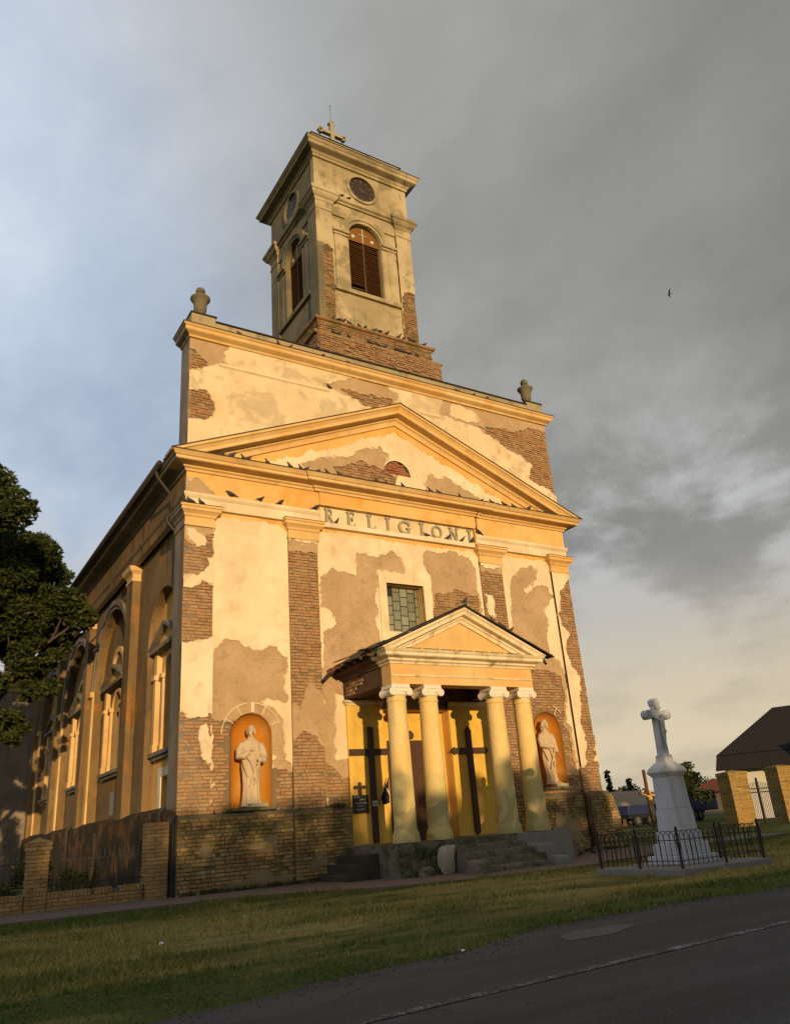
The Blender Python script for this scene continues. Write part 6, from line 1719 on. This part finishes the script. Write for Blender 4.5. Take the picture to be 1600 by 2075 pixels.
boulder((5.72, -2.72, .34), (.27, .10, .40), 'pale upright rock leaning on the porch base between the second column and the steps', seed=3, rot=(.12, .22, .1))
boulder((4.95, -2.95, .10), (.20, .16, .13), 'small rough stone on the ground below the first column', 'mossy_stone', 5)
boulder((10.95, -1.5, .16), (.30, .22, .20), 'dark stone block right of the porch by the pilaster', 'mossy_stone', 9)
boulder((12.2, -1.2, .10), (.28, .2, .13), 'flat dark stone near the downpipe at the right corner', 'mossy_stone', 12)
for (x, y), lab, mt in (((-2.9, -9.0), 'white scrap of paper lying on the grass verge', 'litter_white'), ((-.9, -6.6), 'small white litter speck on the grass before the porch', 'litter_white'), ((5.2, -6.7), 'tiny yellow scrap in the grass left of the railing', 'litter_yellow'), ((-1.2, -12.9), 'white speck of litter on the road edge', 'litter_white')):
    m = MB(); m.add([(0, 0, .03), (.10, .02, .05), (.12, .09, .035), (.03, .10, .06), (.05, .05, .075)], [(0, 1, 4), (1, 2, 4), (2, 3, 4), (3, 0, 4)]); o = m.obj('litter', mt); o.location = (x, y, 0); s = .4 if 'tiny' in lab or 'speck' in lab else .7; o.scale = (s, s, s); tag(o, lab, 'litter', 'litter on the verge')

# ------------------------------------------------------------------ right-hand background: gate, house, sheds, vehicles
brick_pillar((29.2, 6.4, 0), 1.0, 2.46, 'yellow brick gate pillar nearer the monument, left of the iron gate', 'brick gate pillars', 'gate_brick', 'gate_pillar', rz=-.32)
brick_pillar((32.5, 6.0, 0), 1.0, 2.60, 'yellow brick gate pillar at the right picture edge', 'brick gate pillars', 'gate_brick', 'gate_pillar', rz=-.32)
g = empty('iron_gate', (29.78, 6.4, 0), 'black iron double gate between the yellow brick pillars', 'gate', rz=-.12)
for k in range(19):
    m = MB(); x = .08+k*.113; m.tube([(x, 0, .1), (x, 0, 1.75+.22*math.sin(PI*k/18))], .014, 5); m.obj('bar', 'iron_black', g)
for z in (.2, 1.45, 1.62):
    m = MB(); m.box(0, -.02, z, 2.15, .02, z+.05); m.obj('rail', 'iron_black', g)
m = MB(); m.box(1.04, -.04, 0, 1.12, .04, 2.15); m.obj('gate_stile', 'iron_black', g)
bw = empty('board_fence', (33, 6.6, 0), 'dark fence running right from the gate pillar', 'fence')
for k in range(40):
    m = MB(); m.box(k*.15, 0, 0, k*.15+.135, .03, 1.5); m.obj('board', 'timber_dark', bw)

hs = empty('house', (41.0, 16.0, 0), 'long low house with dark hipped tile roof and white wall behind the gate', 'house', rz=-.92)
HW, HD, EZ, RZ = 26., 8.8, 4.05, 7.15
m = MB(); m.box(.4, .4, 0, HW, HD, 3.3); m.obj('wall', 'white_wall', hs)
m = MB(); m.add([(0, 0, EZ), (HW, 0, EZ), (HW, HD, EZ), (0, HD, EZ), (4.4, HD/2, RZ), (HW-4, HD/2, RZ+.3)], [(0, 1, 5, 4), (1, 2, 5), (2, 3, 4, 5), (3, 0, 4), (3, 2, 1, 0)]); m.obj('roof', 'roof_tile', hs)
m = MB(); m.add([(-.2, -.9, 3.12), (HW, -.9, 3.12), (HW, .02, EZ-.03), (.02, .02, EZ-.03), (-.2, -.9, 3.04), (HW, -.9, 3.04), (HW, .3, 3.3), (.3, .3, 3.3)], [(0, 1, 2, 3), (4, 5, 1, 0), (7, 6, 5, 4), (0, 3, 7, 4)]); m.obj('skirt_roof', 'roof_tile', hs)
for k in range(5):
    x = 3+k*4.6; m = MB(); m.box(x, .34, .9, x+1.2, .398, 2.4); wo = m.obj('window', 'window_dark', hs); m = MB(); m.box(x-.08, .30, .82, x+1.28, .339, .9); m.box(x-.08, .30, 2.4, x+1.28, .339, 2.48); m.obj('window_frame', 'timber_dark', wo)
m = MB(); m.box(4.6, -.55, 3.5, 7.8, .6, 4.45); m.obj('dormer', 'roof_tile', hs); m = MB(); m.box(5.0, -.58, 3.75, 7.4, -.552, 4.25); m.obj('dormer_window', 'window_dark', hs)

def small_house(loc_, w, d, h, rh, wall, roof, label):
    e = empty('house', loc_, label, 'house'); m = MB(); m.box(0, 0, 0, w, d, h); m.obj('wall', wall, e)
    m = MB(); m.add([(-.3, -.3, h), (w+.3, -.3, h), (w+.3, d+.3, h), (-.3, d+.3, h), (-.3, d/2, h+rh), (w+.3, d/2, h+rh)], [(0, 1, 5, 4), (2, 3, 4, 5), (0, 4, 3), (1, 2, 5), (3, 2, 1, 0)]); m.obj('roof', roof, e)
    for k in range(max(1, int(w/3))):
        m = MB(); x = 1+k*2.8; m.box(x, -.03, .9, x+1, -.002, h-.5); m.obj('window', 'window_dark', e)


small_house((62, 46, 0), 6, 7, 2.2, 1.2, 'white_wall', 'red_roof', 'small far house with bright red roof behind the monument')
small_house((72, 37, 0), 6, 7, 2.3, 1.4, 'shed_roof', 'red_roof', 'far brown walled house with red roof left of the gate')
small_house((42.3, 27, 0), 5.2, 5, 1.3, 1.3, 'timber_dark', 'shed_roof', 'low shed with pale brown roof beyond the church corner')

def trailer(loc_, w, h, label, cab):
    e = empty('blue_truck' if cab else 'blue_trailer', loc_, label, 'truck' if cab else 'trailer'); m = MB(); m.box(0, 0, .75, w, 2.0, h); m.obj('body', 'blue_paint', e, bevel=.05)
    m = MB(); m.box(.1, .1, .55, w-.1, 1.9, .748); m.obj('chassis', 'iron_black', e)
    for x in (.8, w-.8):
        for y in (-.02, 1.8):
            m = MB(); Mx = Matrix.Rotation(PI/2, 4, 'X'); m.lathe([(.15, -.1), (.40, -.1), (.42, -.05), (.42, .05), (.40, .1), (.15, .1)], (x, y+.1, .42), 18, Mx); wh = m.obj('wheel', 'rubber', e); m = MB(); m.lathe([(.05, -.11), (.22, -.11), (.22, .11), (.05, .11)], (x, y+.1, .42), 14, Mx); m.obj('rim', 'pipe_zinc', wh)
    if cab:
        m = MB(); m.box(w+.05, .05, .7, w+1.5, 1.95, 2.1); m.obj('cab', 'blue_paint', e, bevel=.08); m = MB(); m.box(w+.3, .02, 1.35, w+1.3, .048, 1.9); m.obj('cab_window', 'window_dark', e)


trailer((38.3, 22, 0), 2.9, 1.42, 'low blue trailer on wheels between the church and the monument', False)
trailer((44.3, 22, 0), 2.2, 1.95, 'dark blue truck parked between the monument and the gate pillar', True)

wc = empty('roadside_crucifix', (34.5, 16.6, 0), 'thin dark wooden crucifix with golden figure seen behind the monument', 'crucifix')
m = MB(); m.box(-.09, -.06, 0, .09, .06, 3.4); m.obj('post', 'red_wood', wc); m = MB(); m.box(-.75, -.05, 1.95, -.092, .05, 2.08); m.box(.092, -.05, 1.95, .75, .05, 2.08); m.obj('crossbar', 'red_wood', wc)
cb = MB(); cb.tube([(0, -.12, .5), (.03, -.15, 1.0), (0, -.14, 1.4), (0, -.14, 1.8), (0, -.15, 1.9)], [.06, .10, .13, .15, .07], 10); cb.ell((.02, -.17, 2.05), (.09, .10, .12), None, 10, 8)
for s in (-1, 1): cb.tube([(s*.12, -.13, 1.82), (s*.40, -.11, 1.93), (s*.68, -.09, 2.03)], [.06, .05, .035], 8); cb.tube([(s*.07, -.13, 1.2), (s*.06, -.18, .8), (s*.03, -.12, .4)], [.08, .065, .04], 8)
o = cb.obj('corpus', 'gold_paint', wc, True); rm = o.modifiers.new('fuse', 'REMESH'); rm.mode = 'VOXEL'; rm.voxel_size = .025; rm.use_smooth_shade = True

def far_tree(base, h, r, label, seed, conifer=False):
    e = empty('far_tree', base, label, 'tree', 'far trees on the horizon'); rnd = random.Random(seed); m = MB(); m.tube([(0, 0, 0), (0, 0, h*.8)], [.16, .05], 6); m.obj('trunk', 'bark', e)
    cl = [(rnd.uniform(-1, 1)*r*(1-t)*.7, rnd.uniform(-1, 1)*r*(1-t)*.7, h*(.15+.82*t), max(.25, r*(.75-.6*t))) for t in np.linspace(0, 1, 12)] if conifer else [(rnd.gauss(0, .5)*r, rnd.gauss(0, .5)*r, h*rnd.uniform(.35, .9), r*rnd.uniform(.3, .55)) for _ in range(16)]
    leaf_cloud('crown', cl, 2600, .16, 'leaf_far', e)


for i, (x, y, h, r, c, lab) in enumerate(((47.5, 34, 3.9, .8, True, 'first dark conifer past the church corner, leftmost'), (50.2, 35, 4.6, .8, True, 'tallest dark conifer past the church corner'), (52.8, 35, 3.8, .7, True, 'small conifer left of the red roofed house'), (56, 38, 3.2, 2.0, False, 'round bush tree before the small red roofed house'), (66, 30, 4.6, 1.9, False, 'round dark tree between the monument and gate pillar'), (62, 27, 3.4, 1.6, False, 'low round tree right behind the monument'), (40.4, 18.5, 4.2, 1.2, False, 'dark bush tree at the left end of the long house'), (49, 38, 2.9, 2.2, False, 'low bushy tree under the conifers past the church'), (75, 45, 4.5, 3, False, 'far pale tree on the horizon beyond the red roofs'))):
    far_tree((x, y, 0), h, r, lab, i+40, c)
hd = []
for k in range(60): hd.append((RNG.uniform(-260, 330), RNG.uniform(150, 190), RNG.uniform(.5, 2.2), RNG.uniform(2.5, 5)))
o = leaf_cloud('treeline', hd, 14000, .6, 'leaf_far', None); tag(o, 'far off line of trees along the flat horizon', 'trees', kind='stuff')

# ------------------------------------------------------------------ unseen house and trees behind the viewer, added to shade verge and lower facade
e = empty('added_shade_house', (-26, -50, 0), 'long low unseen house behind the viewer, added for its shade', 'house')
m = MB(); m.box(0, 0, 0, 36, 8, 3.4); m.obj('wall', 'white_wall', e)
RH = 5.5
m = MB(); m.add([(-.5, -.5, 3.4), (36.5, -.5, 3.4), (36.5, 8.5, 3.4), (-.5, 8.5, 3.4), (-.5, 4, RH), (36.5, 4, RH)], [(0, 1, 5, 4), (2, 3, 4, 5), (0, 4, 3), (1, 2, 5), (3, 2, 1, 0)]); m.obj('roof', 'roof_tile', e)
for k in range(8):
    m = MB(); m.box(2+k*4.2, 8.002, 1, 3.2+k*4.2, 8.04, 2.6); m.obj('window', 'window_dark', e)
for i, x in enumerate((-20.5, -16.6, -12.4, -8.3, -4.2, -.2, 3.6)):
    top = 5.95+.12*math.sin(i*2.1)+(.32 if i >= 5 else 0); rnd = random.Random(90+i); t = empty('added_shade_tree', (x, -36, 0), 'unseen tree behind the viewer, added for its shade, %s in its row' % ORD[i], 'tree', 'unseen trees added for their shade')
    m = MB(); m.tube([(0, 0, 0), (.05, 0, 2.4), (0, 0, 4.2)], [.14, .11, .06], 8)
    cl = []
    for k in range(34):
        p = (rnd.uniform(-2.0, 2.0), rnd.uniform(-1.0, 1.0), rnd.uniform(3.4, top-.42)); cl.append((*p, rnd.uniform(.4, .6)))
        if k % 4 == 0: m.tube([(0, 0, 2.6), (p[0]*.5, p[1]*.5, (2.6+p[2])/2+.2), p], [.05, .035, .015], 5)
    m.obj('trunk', 'bark', t, True); leaf_cloud('crown', cl, 3300 if i < 5 else 9000, .11, 'leaf_dark', t)  # leaf count sets how much sun the added row lets through
